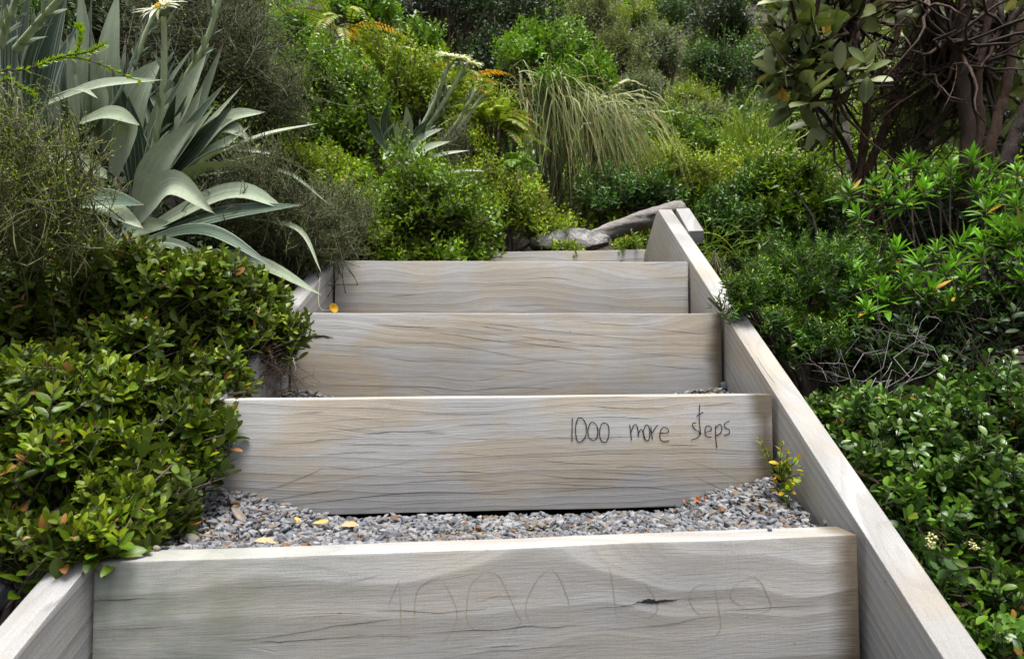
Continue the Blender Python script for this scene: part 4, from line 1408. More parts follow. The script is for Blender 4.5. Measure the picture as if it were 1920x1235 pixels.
L2(f_, (760, 300), (790, 262), (832, 240), 28, 2.86, face=[0, -1, .6])
L2(f_, (765, 305), (800, 280), (845, 265), 26, 2.82, face=[0, -1, .6])
L2(s_, (770, 310), (830, 290), (880, 282), 12, 2.8, face=[0, -1, .6])
L2(f_, (760, 305), (780, 285), (795, 292), 30, 2.78, face=[0, -1, .5])
L2(f_, (740, 310), (730, 290), (718, 300), 26, 2.78, face=[0, -1, .5])
L2(s_, (840, 325), (870, 320), (908, 321), 8, 2.75, face=[0, -1, .5])
daisy_leaves(d2, S1, {u_: LM['strap'], f_: LM['felt'], s_: LM['silver']})
A = [strap_leaf(ROOT2 + rng.normal(size=3) * .03, ROOT2 * .5 + at(755, 300, 2.9) * .5, at(755 + rng.uniform(-30, 30), 295, 2.9), .03) for i in range(9)]
C, S, N = (np.array(q) for q in zip(*A))
put('leaves', straps(C, S, N, fold=.28, cols=7), LM['felt'], d2)
daisy_stem(d2, [(785, 250, 2.9), (815, 190, 2.88), (843, 118, 2.86)], .011, bracts=18)
daisy_stem(d2, [(795, 250, 2.9), (830, 195, 2.88), (872, 128, 2.86)], .011, bracts=18)
daisy_stem(d2, [(825, 270, 2.88), (860, 225, 2.86), (893, 168, 2.85)], .010, bracts=18)
daisy_stem(d2, [(840, 265, 2.88), (875, 220, 2.86), (904, 180, 2.85)], .009, bracts=18)
for q in [(838, 104), (862, 108), (884, 119)]:
    flower_head(d2, at(*q, 2.86), [.1, -.35, .9], .062, n=26, disc=False, petal_w=.26)
flower_head(d2, at(905, 172, 2.85), [.3, -.3, .8], .035, n=18, disc=False, mat=LM['orange'])

# lime conifer-like sprig near the camera
r0 = gpt(-1.15, 1.1)
t = thing('heath_sprig', 'lime-green needle-leaved sprig reaching in front of the silver leaves', 'plant', r0)
c = [poly([r0, at(-60, 220, 1.1), at(60, 128, 1.1), at(150, 110, 1.1), at(255, 150, 1.1)], 24), poly([at(60, 128, 1.1), at(110, 108, 1.1), at(165, 98, 1.09), at(195, 84, 1.08)], 24),
     poly([at(140, 110, 1.1), at(150, 80, 1.1), at(152, 58, 1.1), at(150, 52, 1.1)], 24), poly([at(-40, 180, 1.1), at(10, 150, 1.1), at(30, 160, 1.1), at(60, 175, 1.1)], 24)]
put('branches', tubes(np.array(c), np.linspace(.002, .0008, 24)[None], 5), M_STEM, t)
PP, DD, NN = [], [], []
for q in c:
    for i in range(8 if q is c[0] else 2, 24):
        T = nrm(q[min(i + 1, 23)] - q[i - 1])
        for j in range(9):
            rad = nrm(np.cross(T, rng.normal(size=3)))
            PP.append(q[i] + T * rng.uniform(-.004, .004)); DD.append(T * .8 + rad); NN.append(rad - T * .3)
put('foliage', leaves(T_NEEDLE, np.array(PP), np.array(DD), np.array(NN), .011, .0028, .1, .2), LM['lime'], t)


# ------------------------------------------------------------------ small-leaved shrubs of the mid ground
def mid(label, blobs, n, mk, L, W, name='small_leaved_shrub', **k):
    L, W, n = L * 1.4, W * 1.5, int(n * .78)
    kw = dict(shell=(.68, 1.08), lump=.26, jit=.38, nodes=5, slen=.085, tpl=T_SMALL if L < .022 else T_LANCE, stem_frac=.25, limb_n=10, limb_r=.012, r0=.0012, r1=.003)
    kw.update(k)
    return shrub(name, label, 'shrub', blobs, n, LM[mk], L, W, **kw)


mid('dense dark green small-leaved shrub at the left end of the top riser', [blob(810, 390, 2.45, 115, 95), blob(870, 430, 2.5, 70, 65), blob(740, 440, 2.4, 60, 60), blob(780, 345, 2.5, 60, 30), blob(830, 478, 2.45, 100, 30), blob(750, 485, 2.4, 70, 25)], 1900, 'fresh', .019, .0085)
mid('light green small-leaved shrub under the wiry twigs left of the top riser', [blob(650, 410, 2.25, 65, 70), blob(690, 450, 2.25, 40, 45), blob(680, 480, 2.3, 50, 20)], 650, 'hebe', .017, .007)
mid('tall bright small-leaved shrub behind the tips of the silver leaves', [blob(640, 190, 3.0, 90, 90), blob(600, 130, 3.1, 60, 60), blob(680, 250, 2.9, 60, 70), blob(600, 260, 2.9, 70, 60), blob(560, 180, 3.0, 50, 60)], 1700, 'fresh', .021, .009, slen=.09)
mid('yellowish mounded shrub between the fern and the far daisy flowers', [blob(740, 150, 3.5, 90, 70), blob(820, 190, 3.4, 90, 70), blob(680, 120, 3.6, 60, 50)], 1200, 'yellow', .022, .010)
mid('light yellow-green shrub behind the dark shrub and below the hanging grass', [blob(960, 380, 2.95, 75, 55), blob(1010, 420, 2.9, 60, 35), blob(900, 340, 3.0, 60, 50)], 1100, 'yellow', .017, .006)
mid('bright green shrub crowning the hanging tussock', [blob(1040, 110, 3.75, 85, 50), blob(985, 95, 3.9, 50, 40), blob(1100, 145, 3.6, 55, 38), blob(1040, 150, 3.45, 50, 24)], 1200, 'bright', .026, .010, slen=.09)
mid('bright yellow-green shrub at the top left beside the fern', [blob(700, 30, 4.2, 55, 55), blob(790, 90, 4.3, 50, 45), blob(650, 20, 4.2, 40, 50)], 900, 'bright', .026, .011, slen=.09)
mid('low dark green shrub behind the fallen log', [blob(1150, 370, 3.35, 75, 50), blob(1230, 370, 3.3, 50, 45)], 900, 'deep', .019, .008)
mid('small green shrub growing in front of the grey boulder', [blob(1062, 464, 2.70, 28, 13)], 110, 'hebe', .018, .007)
mid('small green shrub in front of the log', [blob(1178, 458, 2.70, 30, 14)], 120, 'hebe', .018, .007)
mid('pale yellow-green shrub right behind the end of the right side board', [blob(1270, 330, 3.5, 60, 55), blob(1330, 360, 3.4, 55, 60), blob(1240, 300, 3.7, 50, 40)], 1100, 'yellow', .019, .007)
mid('mid green leafy shrub behind the timber block', [blob(1360, 430, 2.7, 70, 70), blob(1420, 380, 2.8, 60, 60)], 900, 'deep', .020, .008)
t = mid('green shrub with cream blossom heads below the gnarled tree', [blob(1480, 350, 2.75, 75, 60), blob(1540, 410, 2.6, 60, 60), blob(1450, 420, 2.7, 60, 60)], 1200, 'fresh', .022, .009)
blossom_cluster(t, [(1458, 290, 2.7), (1495, 288, 2.7), (1512, 312, 2.7), (1575, 330, 2.65), (1600, 340, 2.6), (1535, 345, 2.65)], 46, .028, .004, M_CREAM)
mid('dark needle-leaved shrub overhanging the middle of the right side board', [blob(1500, 530, 1.85, 120, 85), blob(1440, 560, 1.75, 65, 55), blob(1580, 500, 1.95, 80, 70), blob(1400, 555, 1.56, 42, 48), blob(1375, 545, 1.55, 24, 30), blob(1560, 600, 1.8, 80, 50), blob(1440, 600, 1.62, 50, 30), blob(1500, 640, 1.72, 90, 50), blob(1600, 650, 1.75, 80, 45)],
    1900, 'needle', .017, .0038, name='needle_leaved_shrub', tpl=T_NEEDLE, nodes=7, per=3, slen=.06, a0=60, a1=35, turn=60)
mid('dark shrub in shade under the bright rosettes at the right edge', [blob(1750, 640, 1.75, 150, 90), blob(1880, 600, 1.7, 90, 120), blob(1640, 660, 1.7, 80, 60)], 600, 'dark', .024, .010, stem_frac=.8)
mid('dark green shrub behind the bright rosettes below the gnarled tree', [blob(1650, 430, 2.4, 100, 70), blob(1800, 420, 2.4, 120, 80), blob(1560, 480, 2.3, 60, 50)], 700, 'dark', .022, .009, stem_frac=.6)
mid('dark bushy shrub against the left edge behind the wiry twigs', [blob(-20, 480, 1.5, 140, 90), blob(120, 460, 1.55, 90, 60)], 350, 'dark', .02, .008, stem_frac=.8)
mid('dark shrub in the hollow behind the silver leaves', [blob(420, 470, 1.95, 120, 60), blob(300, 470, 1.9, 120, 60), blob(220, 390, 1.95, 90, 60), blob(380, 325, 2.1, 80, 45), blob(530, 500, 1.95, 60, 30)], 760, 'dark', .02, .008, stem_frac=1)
mid('yellow-green shrub behind the upright wiry twigs', [blob(560, 320, 2.5, 60, 55), blob(620, 330, 2.5, 50, 50)], 600, 'yellow', .016, .006)

mid('loose green shrub filling the bank between the tall bright shrub and the far daisy', [blob(650, 335, 2.75, 50, 45), blob(610, 330, 2.7, 50, 50)], 700, 'hebe', .020, .009)
mid('leafy yellow-green shrub right of the far daisy clump', [blob(920, 230, 3.4, 60, 60), blob(880, 290, 3.2, 60, 50), blob(850, 230, 3.3, 40, 50)], 900, 'yellow', .020, .008)
mid('green shrub between the hanging grass and the reeds', [blob(1260, 260, 4.2, 60, 50), blob(1320, 300, 4.0, 60, 50)], 900, 'fresh', .024, .010)
mid('yellow-green shrub below the reeds', [blob(1420, 330, 3.4, 70, 45), blob(1350, 330, 3.6, 50, 45)], 800, 'yellow', .021, .008)
mid('dark leafy shrub in the hollow left of the hanging grass', [blob(960, 190, 4.2, 50, 70)], 600, 'dark', .026, .011)

# ------------------------------------------------------------------ ferns
def fern(label, px0, py0, Z, n, Ln, mats, lean=(0, -.5, .6), spread=1.0, name='fern', pin=.045, width=.012, arch=.6):
    top = at(px0, py0, Z)
    root = top.copy(); root[2] = min(float(ground(root[0], root[1])), root[2])
    t = thing(name, label, 'fern', root)
    PP, DD, NN, LL, G, TT = [], [], [], [], [], []
    rach = []
    for i in range(n):
        d = nrm(np.array(lean) + spread * rng.normal(size=3) * [1, .8, .5])
        l = Ln * rng.uniform(.6, 1.15)
        p1 = top + d * l * .55 + [0, 0, l * .25]
        p2 = top + d * l + np.array([0, 0, -l * arch * rng.uniform(.4, 1.1)]) + nrm(d * [1, 1, 0]) * l * .2
        c = bez(top + rng.normal(size=3) * .03, p1, p2, 26)[0]
        rach.append(c)
        T = nrm(np.gradient(c, axis=0))
        side = nrm(np.cross(T, [0, 0, 1.0]))
        up = np.cross(side, T)
        for k in range(4, 26):
            f = math.sin(math.pi * min(1, (k - 2) / 24) ** .8) + .12
            for s in (-1, 1):
                PP.append(c[k]); DD.append(side[k] * s + T[k] * .45 + rng.normal(size=3) * .06); NN.append(up[k] + rng.normal(size=3) * .1)
                LL.append(pin * f * rng.uniform(.85, 1.1)); G.append(i)
    PP, DD, NN, LL, G = map(np.array, (PP, DD, NN, LL, G))
    rach = np.array(rach)
    k = G % len(mats)
    for j, m in enumerate(mats):
        sel = k == j
        put('fronds', leaves(T_LANCE, PP[sel], DD[sel], NN[sel], LL[sel], width, .25, .1), LM[m], t)
    stipe = bez(root[None].repeat(n, 0), (root + top)[None].repeat(n, 0) / 2, rach[:, 0], 6)
    put('stalks', [tubes(rach, np.linspace(.003, .001, 26)[None], 4), tubes(stipe, .003, 4)], M_STEM, t)
    return t


fern('yellow-green fern with orange-brown fronds at the top, left of centre', 640, 60, 3.6, 15, .36, ['fern', 'fern', 'yellow', 'orange'], lean=(.15, -.5, .3))
fern('hooped yellow-green fern below the far daisy flowers', 930, 250, 3.25, 20, .30, ['fern', 'yellow'], lean=(.1, -.5, .5))
fern('orange-tipped fern behind the white flower heads', 870, 160, 3.7, 16, .30, ['fern', 'yellow', 'orange'], lean=(.0, -.6, .4))
fern('small fern at the foot of the hanging grass', 960, 330, 3.1, 10, .22, ['fern', 'bright'], lean=(.1, -.5, .4))

# ------------------------------------------------------------------ hanging tussock and reeds
def tussock(label, tops, n, Z, drop, mat, name='tussock_grass', w=.0032, right=.4, front=.3, stiff=0.0, cat='grass clump', wide=.5):
    A = np.array([at(*q, Z) for q in tops])
    root = A.mean(0); root[2] = ground(root[0], root[1])
    t = thing(name, label, cat, root)
    i = rng.integers(0, len(A), n)
    P0 = A[i] + rng.normal(size=(n, 3)) * [.10, .08, .04]
    l = drop * rng.uniform(.55, 1.15, n)[:, None]
    dirx = rng.normal(right, wide, n)[:, None]
    out = np.concatenate([dirx, -front * rng.uniform(.3, 1.4, (n, 1)), np.zeros((n, 1))], 1)
    P1 = P0 + out * l * .5 + np.array([0, 0, 1]) * l * rng.uniform(.0, .22, (n, 1)) * (1 + stiff * 5)
    P2 = P0 + out * l * .95 + np.array([0, 0, -1]) * l * rng.uniform(.6, 1.0, (n, 1)) * (1 - stiff * 2.2)
    C = bez(P0, P1, P2, 14)
    C[:, 1:] += np.cumsum(rng.normal(size=(n, 13, 3)) * .0045 * (Z / 3.5), 1)
    T = nrm(np.gradient(C, axis=1))
    S = nrm(np.cross(T, nrm(rng.normal(size=(n, 1, 3)) * .5 + np.array([0, -1, .3]))))
    prof = np.clip(1 - np.linspace(0, 1, 14) ** 2.2, .08, 1) * w
    put('blades', straps(C, S * prof[None, :, None] * rng.uniform(.6, 1.3, (n, 1, 1)), cols=2), LM[mat], t)
    st = bez(A[rng.integers(0, len(A), 60)] * [1, 1, 0] + [0, 0, root[2]] + rng.normal(size=(60, 3)) * [.16, .08, 0], (root + A[rng.integers(0, len(A), 60)]) / 2, A[rng.integers(0, len(A), 60)], 5)
    put('stalks', tubes(st, .0022, 4), M_WIRY, t)
    return t


tussock('large tussock of pale straw-coloured grass hanging down the bank', [(1000, 150), (1030, 175), (1060, 190), (1085, 205), (1115, 215), (1140, 222)], 470, 3.5, .62, 'straw', right=.26, wide=.26, front=.3)
tussock('wispy tussock hanging at the right side of the large one', [(1120, 205), (1140, 215)], 60, 3.45, .36, 'straw', right=.6, wide=.3, front=.3, stiff=.15)
tussock('orange-tipped flax-like blades beside the hanging grass', [(1150, 195)], 10, 3.6, .26, 'straw', right=.9, wide=.2, front=.1, stiff=.42, w=.011, name='flax_clump')
tussock('upright pale green reeds left of the gnarled tree', [(1380, 300), (1400, 310), (1420, 300), (1440, 310)], 220, 4.6, .75, 'reed', name='reed_clump', right=0, wide=.3, front=.1, stiff=.7, w=.0045)
tussock('olive feathery rush clump in the open valley', [(1250, 270), (1235, 265), (1265, 268)], 170, 6.2, .55, 'reed', name='rush_clump', right=0, wide=.4, front=.15, stiff=.6, w=.008)
tussock('thin green grass leaning beside the timber block', [(1370, 500), (1340, 470)], 40, 2.4, .34, 'reed', right=.0, wide=.5, front=.2, stiff=.5, w=.0018)

# small red flower cluster
p = at(1014, 360, 3.05)
t = thing('red_flower', 'small orange-red flower head on the shrub below the hanging grass', 'flower', gpt(p[0], p[1]))
put('petals', leaves(T_OVAL, p + unit(26) * .02, unit(26), unit(26), .03, .018, .2, .2), M_ORANGE, t)
put('stem', tubes(bez(np.array(t.location), (np.array(t.location) + p) / 2 + .02, p, 8), .003, 5), M_STEM, t)

# ------------------------------------------------------------------ boulder, log, stone
def rock(name, label, c, r, mat, seed, sub=4, rot=0, cat='rock'):
    bm = bmesh.new()
    bmesh.ops.create_icosphere(bm, subdivisions=sub, radius=1)
    o3 = Vector((seed, seed * 2, 0))
    V = []
    for v in bm.verts:
        n = v.co.normalized()
        k = 1 + .28 * mnoise.noise(n * 1.3 + o3) + .12 * mnoise.noise(n * 3.1 + o3) + .05 * mnoise.noise(n * 8 + o3)
        ridg = abs(mnoise.noise(n * 2.2 + o3 * 1.7))
        k *= 1 - .22 * max(0, .25 - ridg)
        q = n * k
        q.z = min(q.z, .8 + .12 * mnoise.noise(n * 2 + o3))
        V.append((q.x, q.y, q.z))
    V = np.array(V)
    rs = np.random.default_rng(int(seed * 100))
    for _ in range(16):
        nn_ = nrm(rs.normal(size=3))
        dd_ = V @ nn_
        V = V - nn_[None] * np.maximum(dd_ - rs.uniform(.42, .8), 0)[:, None]
    V = V * np.asarray(r) * 1.12
    ca, sa = math.cos(rot), math.sin(rot)
    V = np.stack([V[:, 0] * ca - V[:, 2] * sa, V[:, 1], V[:, 0] * sa + V[:, 2] * ca], 1) + np.asarray(c)
    Fc = np.array([[v.index for v in f.verts] for f in bm.faces]).ravel()
    bm.free()
    o = mesh_obj(name, V, (Fc, np.arange(0, len(Fc), 3)), mat, loc=c)
    return setp(o, label, cat)


def rock_mat(name, c0, c1, c2, sc=8):
    m, t, p, out = new_mat(name)
    b = NB(t)
    tc = b.n('ShaderNodeTexCoord')
    n1 = b.noise(tc.outputs['Object'], sc, 6, .7, .6)
    n2 = b.noise(tc.outputs['Object'], sc * 6, 4, .7)
    c = b.ramp(n1, [(.3, c0), (.5, c1), (.68, c2)])
    c = b.mix(1.0, c, b.mix(n2, (.5, .5, .5), (1.45, 1.45, 1.45)), 'MULTIPLY')
    b.link(c, p.inputs['Base Color'])
    p.inputs['Roughness'].default_value = .85
    bp = b.n('ShaderNodeBump')
    bp.inputs['Distance'].default_value = .02
    b.link(b.math('ADD', n1, b.math('MULTIPLY', n2, .3)), bp.inputs['Height'])
    b.link(bp.outputs[0], p.inputs['Normal'])
    return m


M_ROCK = rock_mat('lichen grey rock', (.05, .046, .046), (.16, .152, .147), (.38, .37, .355), 20)
M_ROCKB = rock_mat('blue grey rock', (.07, .085, .10), (.15, .17, .20), (.28, .31, .34), 14)
rock('boulder', 'grey lichen-marked boulder behind the short top board', at(1066, 458, 2.86), (.235, .12, .085), M_ROCK, 3.3)
rock('boulder', 'blue-grey boulder at the lower left edge beside the side board', at(-12, 1090, .93), (.048, .06, .055), M_ROCKB, 8.1)
# weathered log sloping up to the right
a, b_ = at(1090, 455, 2.92), at(1275, 396, 3.02)
c = poly([a, a * .6 + b_ * .4 + [0, 0, .01], a * .3 + b_ * .7 + [0, 0, .012], b_], 26)
V, f, u, tt = tubes(c, np.linspace(.048, .072, 26)[None], 24)
V = V + np.array([[.016 * mnoise.noise(Vector((v[0] * 3, v[1] * 3, v[2] * 25))) + .008 * mnoise.noise(Vector(v * 40))] * 3 for v in V]) * [0.3, 1, 1]
V[:, 2] = (V[:, 2] - np.repeat(c[:, 2], 24)) * .72 + np.repeat(c[:, 2], 24)
M_LOG = bark_mat('bleached log', [(.03, .026, .022), (.17, .155, .145), (.38, .36, .34)], 30, .9, .10, 1.0)
o = mesh_obj('log', V, f, M_LOG, loc=a, uv=u)
setp(o, 'bleached grey log lying behind the boulder and sloping up to the right', 'log')

# ------------------------------------------------------------------ gnarled tree(s) on the right
def trunk_geo(stems, k=12, rough=.22):
    gs = []
    for pts, r0, r1 in stems:
        n = 26
        r0, r1 = r0 * .62, r1 * .62
        c = poly([at(*q) for q in pts], n)
        c[1:-1] += rng.normal(size=(n - 2, 3)) * r0 * .09
        V, f, u, t = tubes(c, (np.linspace(r0, r1, n) * (1 + rng.normal(size=n) * .02))[None], k)
        V = V + np.array([mnoise.noise(Vector(v * (1.2 / max(r0, .006)))) for v in V])[:, None] * nrm(V - np.repeat(c, k, 0)) * r0 * rough * 1.1
        gs.append((V, f, u, t))
    return gs


def zz(a, b, Z): return (1200 + a * .405, b * .405, Z)


def tree(label, stems, clusters, root, bare, n_per=11, L=.098, W=.043, extra=None):
    t = thing('gnarled_tree', label, 'tree', root)
    gs = trunk_geo(stems)
    put('trunk', gs, M_STEMR, t)
    P = np.array([at(*zz(*q)) for q in clusters])
    heart = np.array(bare)
    D = nrm(rng.normal(size=P.shape) * .55 + [-.5, -.3, .25])
    br = bez(heart[rng.integers(0, len(heart), len(P))], (P - D * .12), P, 9)
    br[:, 1:-1] += rng.normal(size=(len(P), 7, 3)) * .008
    m = 70      # thin twisting side branches
    i = rng.integers(0, len(heart), m)
    e = heart[i] + nrm(rng.normal(size=(m, 3)) + [0, 0, .4]) * rng.uniform(.12, .4, (m, 1))
    q = bez(heart[i], (heart[i] + e) / 2 + rng.normal(size=(m, 3)) * .06, e, 9)
    q[:, 1:] += np.cumsum(rng.normal(size=(m, 8, 3)) * .008, 1)
    put('branches', [tubes(br, np.linspace(.009, .0045, 9)[None], 6), tubes(q, np.linspace(.006, .002, 9)[None], 5)], M_STEMR, t)
    put('foliage', sprig_leaves(P, D, np.full(len(P), .07), 5, L, W, 85, 35, 2, T_OVAL, curl=.12, fold=.22, jit=.3, tipmin=.7), LM['big'], t)
    return t


Zt = 2.25
gt1 = [([(995, 1090, Zt), (1000, 960, Zt), (1010, 830, Zt)], .034, .03),
       ([(1005, 850, Zt), (1040, 640, Zt), (1062, 440, Zt), (1150, 260, Zt), (1200, 120, Zt), (1215, -60, Zt)], .026, .014),
       ([(1040, 820, Zt), (1110, 650, Zt), (1170, 460, Zt + .05), (1200, 330, Zt + .1), (1270, 120, Zt + .1), (1300, -60, Zt + .1)], .025, .015),
       ([(1000, 800, Zt), (960, 690, Zt), (890, 580, Zt - .05), (800, 470, Zt - .1), (760, 420, Zt - .1)], .017, .008),
       ([(1062, 470, Zt), (980, 330, Zt - .05), (900, 300, Zt - .1)], .010, .005),
       ([(1190, 200, Zt), (1060, 150, Zt - .05), (940, 165, Zt - .1), (820, 150, Zt - .1)], .012, .006),
       ([(1190, 130, Zt), (1080, 95, Zt - .05), (960, 92, Zt - .1)], .010, .006),
       ([(1205, 60, Zt), (1130, 40, Zt), (1050, -30, Zt)], .012, .008),
       ([(1090, 700, Zt), (1190, 540, Zt), (1230, 420, Zt), (1300, 300, Zt), (1330, 180, Zt)], .010, .005),
       ([(1050, 640, Zt), (950, 490, Zt - .05), (900, 400, Zt - .1)], .009, .005),
       ([(1120, 700, Zt), (1250, 600, Zt), (1330, 560, Zt)], .006, .003),
       ([(1000, 960, Zt), (1090, 1080, Zt), (1110, 1200, Zt)], .02, .016)]
gt1 = [([zz(*q) for q in p], a, b) for p, a, b in gt1]
cl1 = [(640, 40, 2.1), (700, 100, 2.1), (650, 190, 2.1), (760, 50, 2.15), (790, 190, 2.05), (880, 60, 2.1), (880, 260, 2.05), (610, 320, 2.1), (690, 330, 2.05), (640, 410, 2.05), (690, 470, 2.05),
       (810, 400, 2.0), (1040, 290, 2.0), (930, 290, 2.05), (960, 30, 2.1), (830, 330, 2.1), (740, 270, 2.1), (620, 120, 2.15), (1080, 60, 2.2), (900, 500, 2.3), (830, 600, 2.3),
       (700, -60, 2.1), (850, -80, 2.1), (1000, -80, 2.1), (780, 120, 2.0), (1180, 480, 2.4), (1250, 230, 2.4), (860, 150, 2.0)] + [(rng.uniform(620, 1000), rng.uniform(-350, -60), rng.uniform(1.95, 2.4)) for _ in range(18)]  # clusters above the frame are unseen, added for the shade they cast
rt = at(*zz(990, 1150, Zt)); rt[2] = ground(rt[0], rt[1])
gt1.append(([(0, 0, 0), (0, 0, 0)], .03, .03)); gt1.pop()
bare1 = [at(*zz(*q)) for q in [(800, 470, Zt - .1), (900, 300, Zt - .1), (820, 150, Zt - .1), (960, 92, Zt - .1), (1050, 40, Zt), (900, 400, Zt - .1)]]
tree('gnarled tree with forked red-brown trunks and big leathery olive leaves, left of the darker trunks', gt1, cl1, rt, bare1)
Z2 = 2.0
gt2 = [([(1490, 960, Z2), (1500, 830, Z2), (1520, 640, Z2), (1500, 420, Z2), (1480, 250, Z2), (1500, 60, Z2), (1510, -80, Z2)], .036, .026),
       ([(1530, 820, Z2), (1570, 600, Z2), (1560, 400, Z2), (1590, 200, Z2), (1640, -60, Z2)], .026, .018),
       ([(1600, 760, Z2), (1650, 560, Z2), (1700, 380, Z2), (1730, 200, Z2), (1790, 60, Z2)], .028, .02),
       ([(1680, 780, Z2 - .1), (1740, 620, Z2 - .1), (1800, 450, Z2 - .1), (1850, 300, Z2 - .1)], .032, .024),
       ([(1330, 640, Z2 + .1), (1390, 560, Z2 + .1), (1450, 470, Z2 + .05), (1490, 400, Z2)], .016, .012),
       ([(1320, 700, Z2 + .1), (1420, 640, Z2 + .1), (1510, 560, Z2)], .012, .010),
       ([(1580, 250, Z2), (1680, 130, Z2), (1760, 60, Z2)], .013, .008),
       ([(1490, 250, Z2), (1400, 120, Z2), (1330, -40, Z2)], .012, .008),
       ([(1500, 430, Z2), (1380, 330, Z2 + .05), (1310, 300, Z2 + .1)], .008, .004),
       ([(1320, 560, Z2 + .1), (1330, 400, Z2 + .1), (1420, 190, Z2), (1440, 50, Z2)], .008, .006),
       ([(1360, 100, Z2), (1270, 270, Z2 + .1), (1200, 340, Z2 + .1)], .006, .003),
       ([(1650, 560, Z2), (1600, 350, Z2 + .05), (1680, 200, Z2 + .05), (1700, 60, Z2)], .010, .007)]
gt2 = [([zz(*q) for q in p], a, b) for p, a, b in gt2]
cl2 = [(1400, 420, 2.2), (1350, 560, 2.3), (1630, 390, 2.25), (1640, 450, 2.2), (1350, 20, 2.05), (1720, 40, 2.1), (1440, 180, 2.3), (1560, 300, 2.4), (1740, 160, 2.3), (1420, 320, 2.3), (1290, 60, 2.2),
       (1600, 60, 2.3), (1340, 230, 2.4), (1500, -120, 2.0), (1700, -120, 2.0), (1800, 250, 2.2), (1300, 440, 2.35), (1640, 600, 2.3), (1250, 160, 2.35), (1400, -80, 2.1), (1600, -160, 2.0), (1200, 20, 2.3)]
cl2 += [(rng.uniform(1150, 1900), rng.uniform(-420, -60), rng.uniform(2.2, 2.9)) for _ in range(40)] + [(rng.uniform(1250, 1800), rng.uniform(40, 620), rng.uniform(2.25, 2.6)) for _ in range(26)]  # first set: unseen canopy over the top edge, added to shade the trunks
rt = at(*zz(1490, 1000, Z2)); rt[2] = ground(rt[0], rt[1])
bare2 = [at(*zz(*q)) for q in [(1480, 250, Z2), (1330, 0, Z2), (1680, 130, Z2), (1310, 300, Z2 + .1), (1420, 190, Z2), (1590, 300, Z2)]]
t2 = tree('gnarled tree with the thickest dark trunks at the upper right edge', gt2, cl2, rt, bare2)
# twiggy tangle among the trunks
wiry('dead_twigs', 'tangle of bare brown twigs among the dark trunks at upper right', gpt(1.25, 2.2), [blob(1700, 150, 2.2, 130, 120), blob(1800, 60, 2.2, 100, 80), blob(1640, 250, 2.25, 60, 60)], 130, M_STEMR, .22, .002, 4, up=.3, cat='twigs')
wiry('dead_twigs', 'dead grey twigs in the dark gap right of the needle-leaved shrub', gpt(.78, 1.5), [blob(1620, 690, 1.5, 110, 50), blob(1700, 640, 1.5, 80, 60)], 14, M_GREYTWIG, .10, .0009, 3, up=.5, cat='twigs')
wiry('dead_twigs', 'bare dry twigs against the left side board by the third riser', gpt(-.68, 1.4), [blob(520, 680, 1.40, 45, 40), blob(470, 690, 1.35, 35, 30)], 55, M_TWIG, .08, .0011, 3, up=.2, cat='twigs')
# pale peeling dead stem
t = thing('dead_tree', 'pale pinkish dead trunk with peeling bark behind the forked tree', 'tree', gpt(*at(*zz(965, 800, 2.5))[:2]))
put('trunk', trunk_geo([([zz(975, 800, 2.5), zz(960, 640, 2.5), zz(945, 480, 2.5), zz(958, 340, 2.5)], .022, .012)], 8, .2), bark_mat('peeling pale bark', [(.22, .15, .13), (.46, .37, .34), (.6, .52, .5)], 35), t)
# grey stick
t = thing('dead_stick', 'forked grey stick standing in the shrubs left of the rosettes', 'stick', gpt(*at(1535, 420, 2.3)[:2]))
put('stem', trunk_geo([([(1540, 470, 2.3), (1525, 410, 2.3), (1510, 385, 2.3), (1492, 356, 2.3)], .007, .003)], 7), M_GREYTWIG, t)

# ------------------------------------------------------------------ bright rosette shrub at the right
def q5(a, b, Z): return (1340 + a * .3238, 400 + b * .3238, Z)
ros = [q5(790, 300, 1.75), q5(960, 430, 1.72), q5(1090, 360, 1.75), q5(1180, 270, 1.75), q5(1290, 200, 1.7), q5(1330, 340, 1.68), q5(1250, 450, 1.65), q5(1360, 500, 1.62), q5(1450, 390, 1.68),
       q5(1630, 440, 1.65), q5(880, 540, 1.66), q5(1540, 230, 1.7), q5(1700, 150, 1.66), q5(1760, 260, 1.62), q5(1650, 60, 1.7), q5(1160, 430, 1.7), q5(980, 480, 1.7), q5(1050, 210, 1.85),
       q5(1440, 150, 1.8), q5(1560, 150, 1.75), q5(1780, 60, 1.65), q5(1780, 380, 1.6), q5(1000, 290, 1.85), q5(1400, 280, 1.72), q5(850, 380, 1.8)]
ros2 = [zz(970, 880, 1.95), zz(1080, 830, 1.95), zz(1140, 890, 1.9), zz(1250, 740, 2.0), zz(1310, 870, 1.9), zz(1220, 920, 1.88), zz(1440, 770, 1.95), zz(1535, 730, 1.95), zz(1620, 770, 1.9),
        zz(1700, 850, 1.8), zz(1600, 960, 1.8), zz(1745, 930, 1.75), zz(1670, 1050, 1.75), zz(1190, 800, 1.98), zz(1380, 830, 1.95), zz(1000, 980, 1.9), zz(1740, 1060, 1.7), zz(1560, 870, 1.9), zz(1750, 790, 1.8),
        zz(1640, 900, 1.85), zz(1330, 780, 2.0), zz(1480, 850, 2.0)]


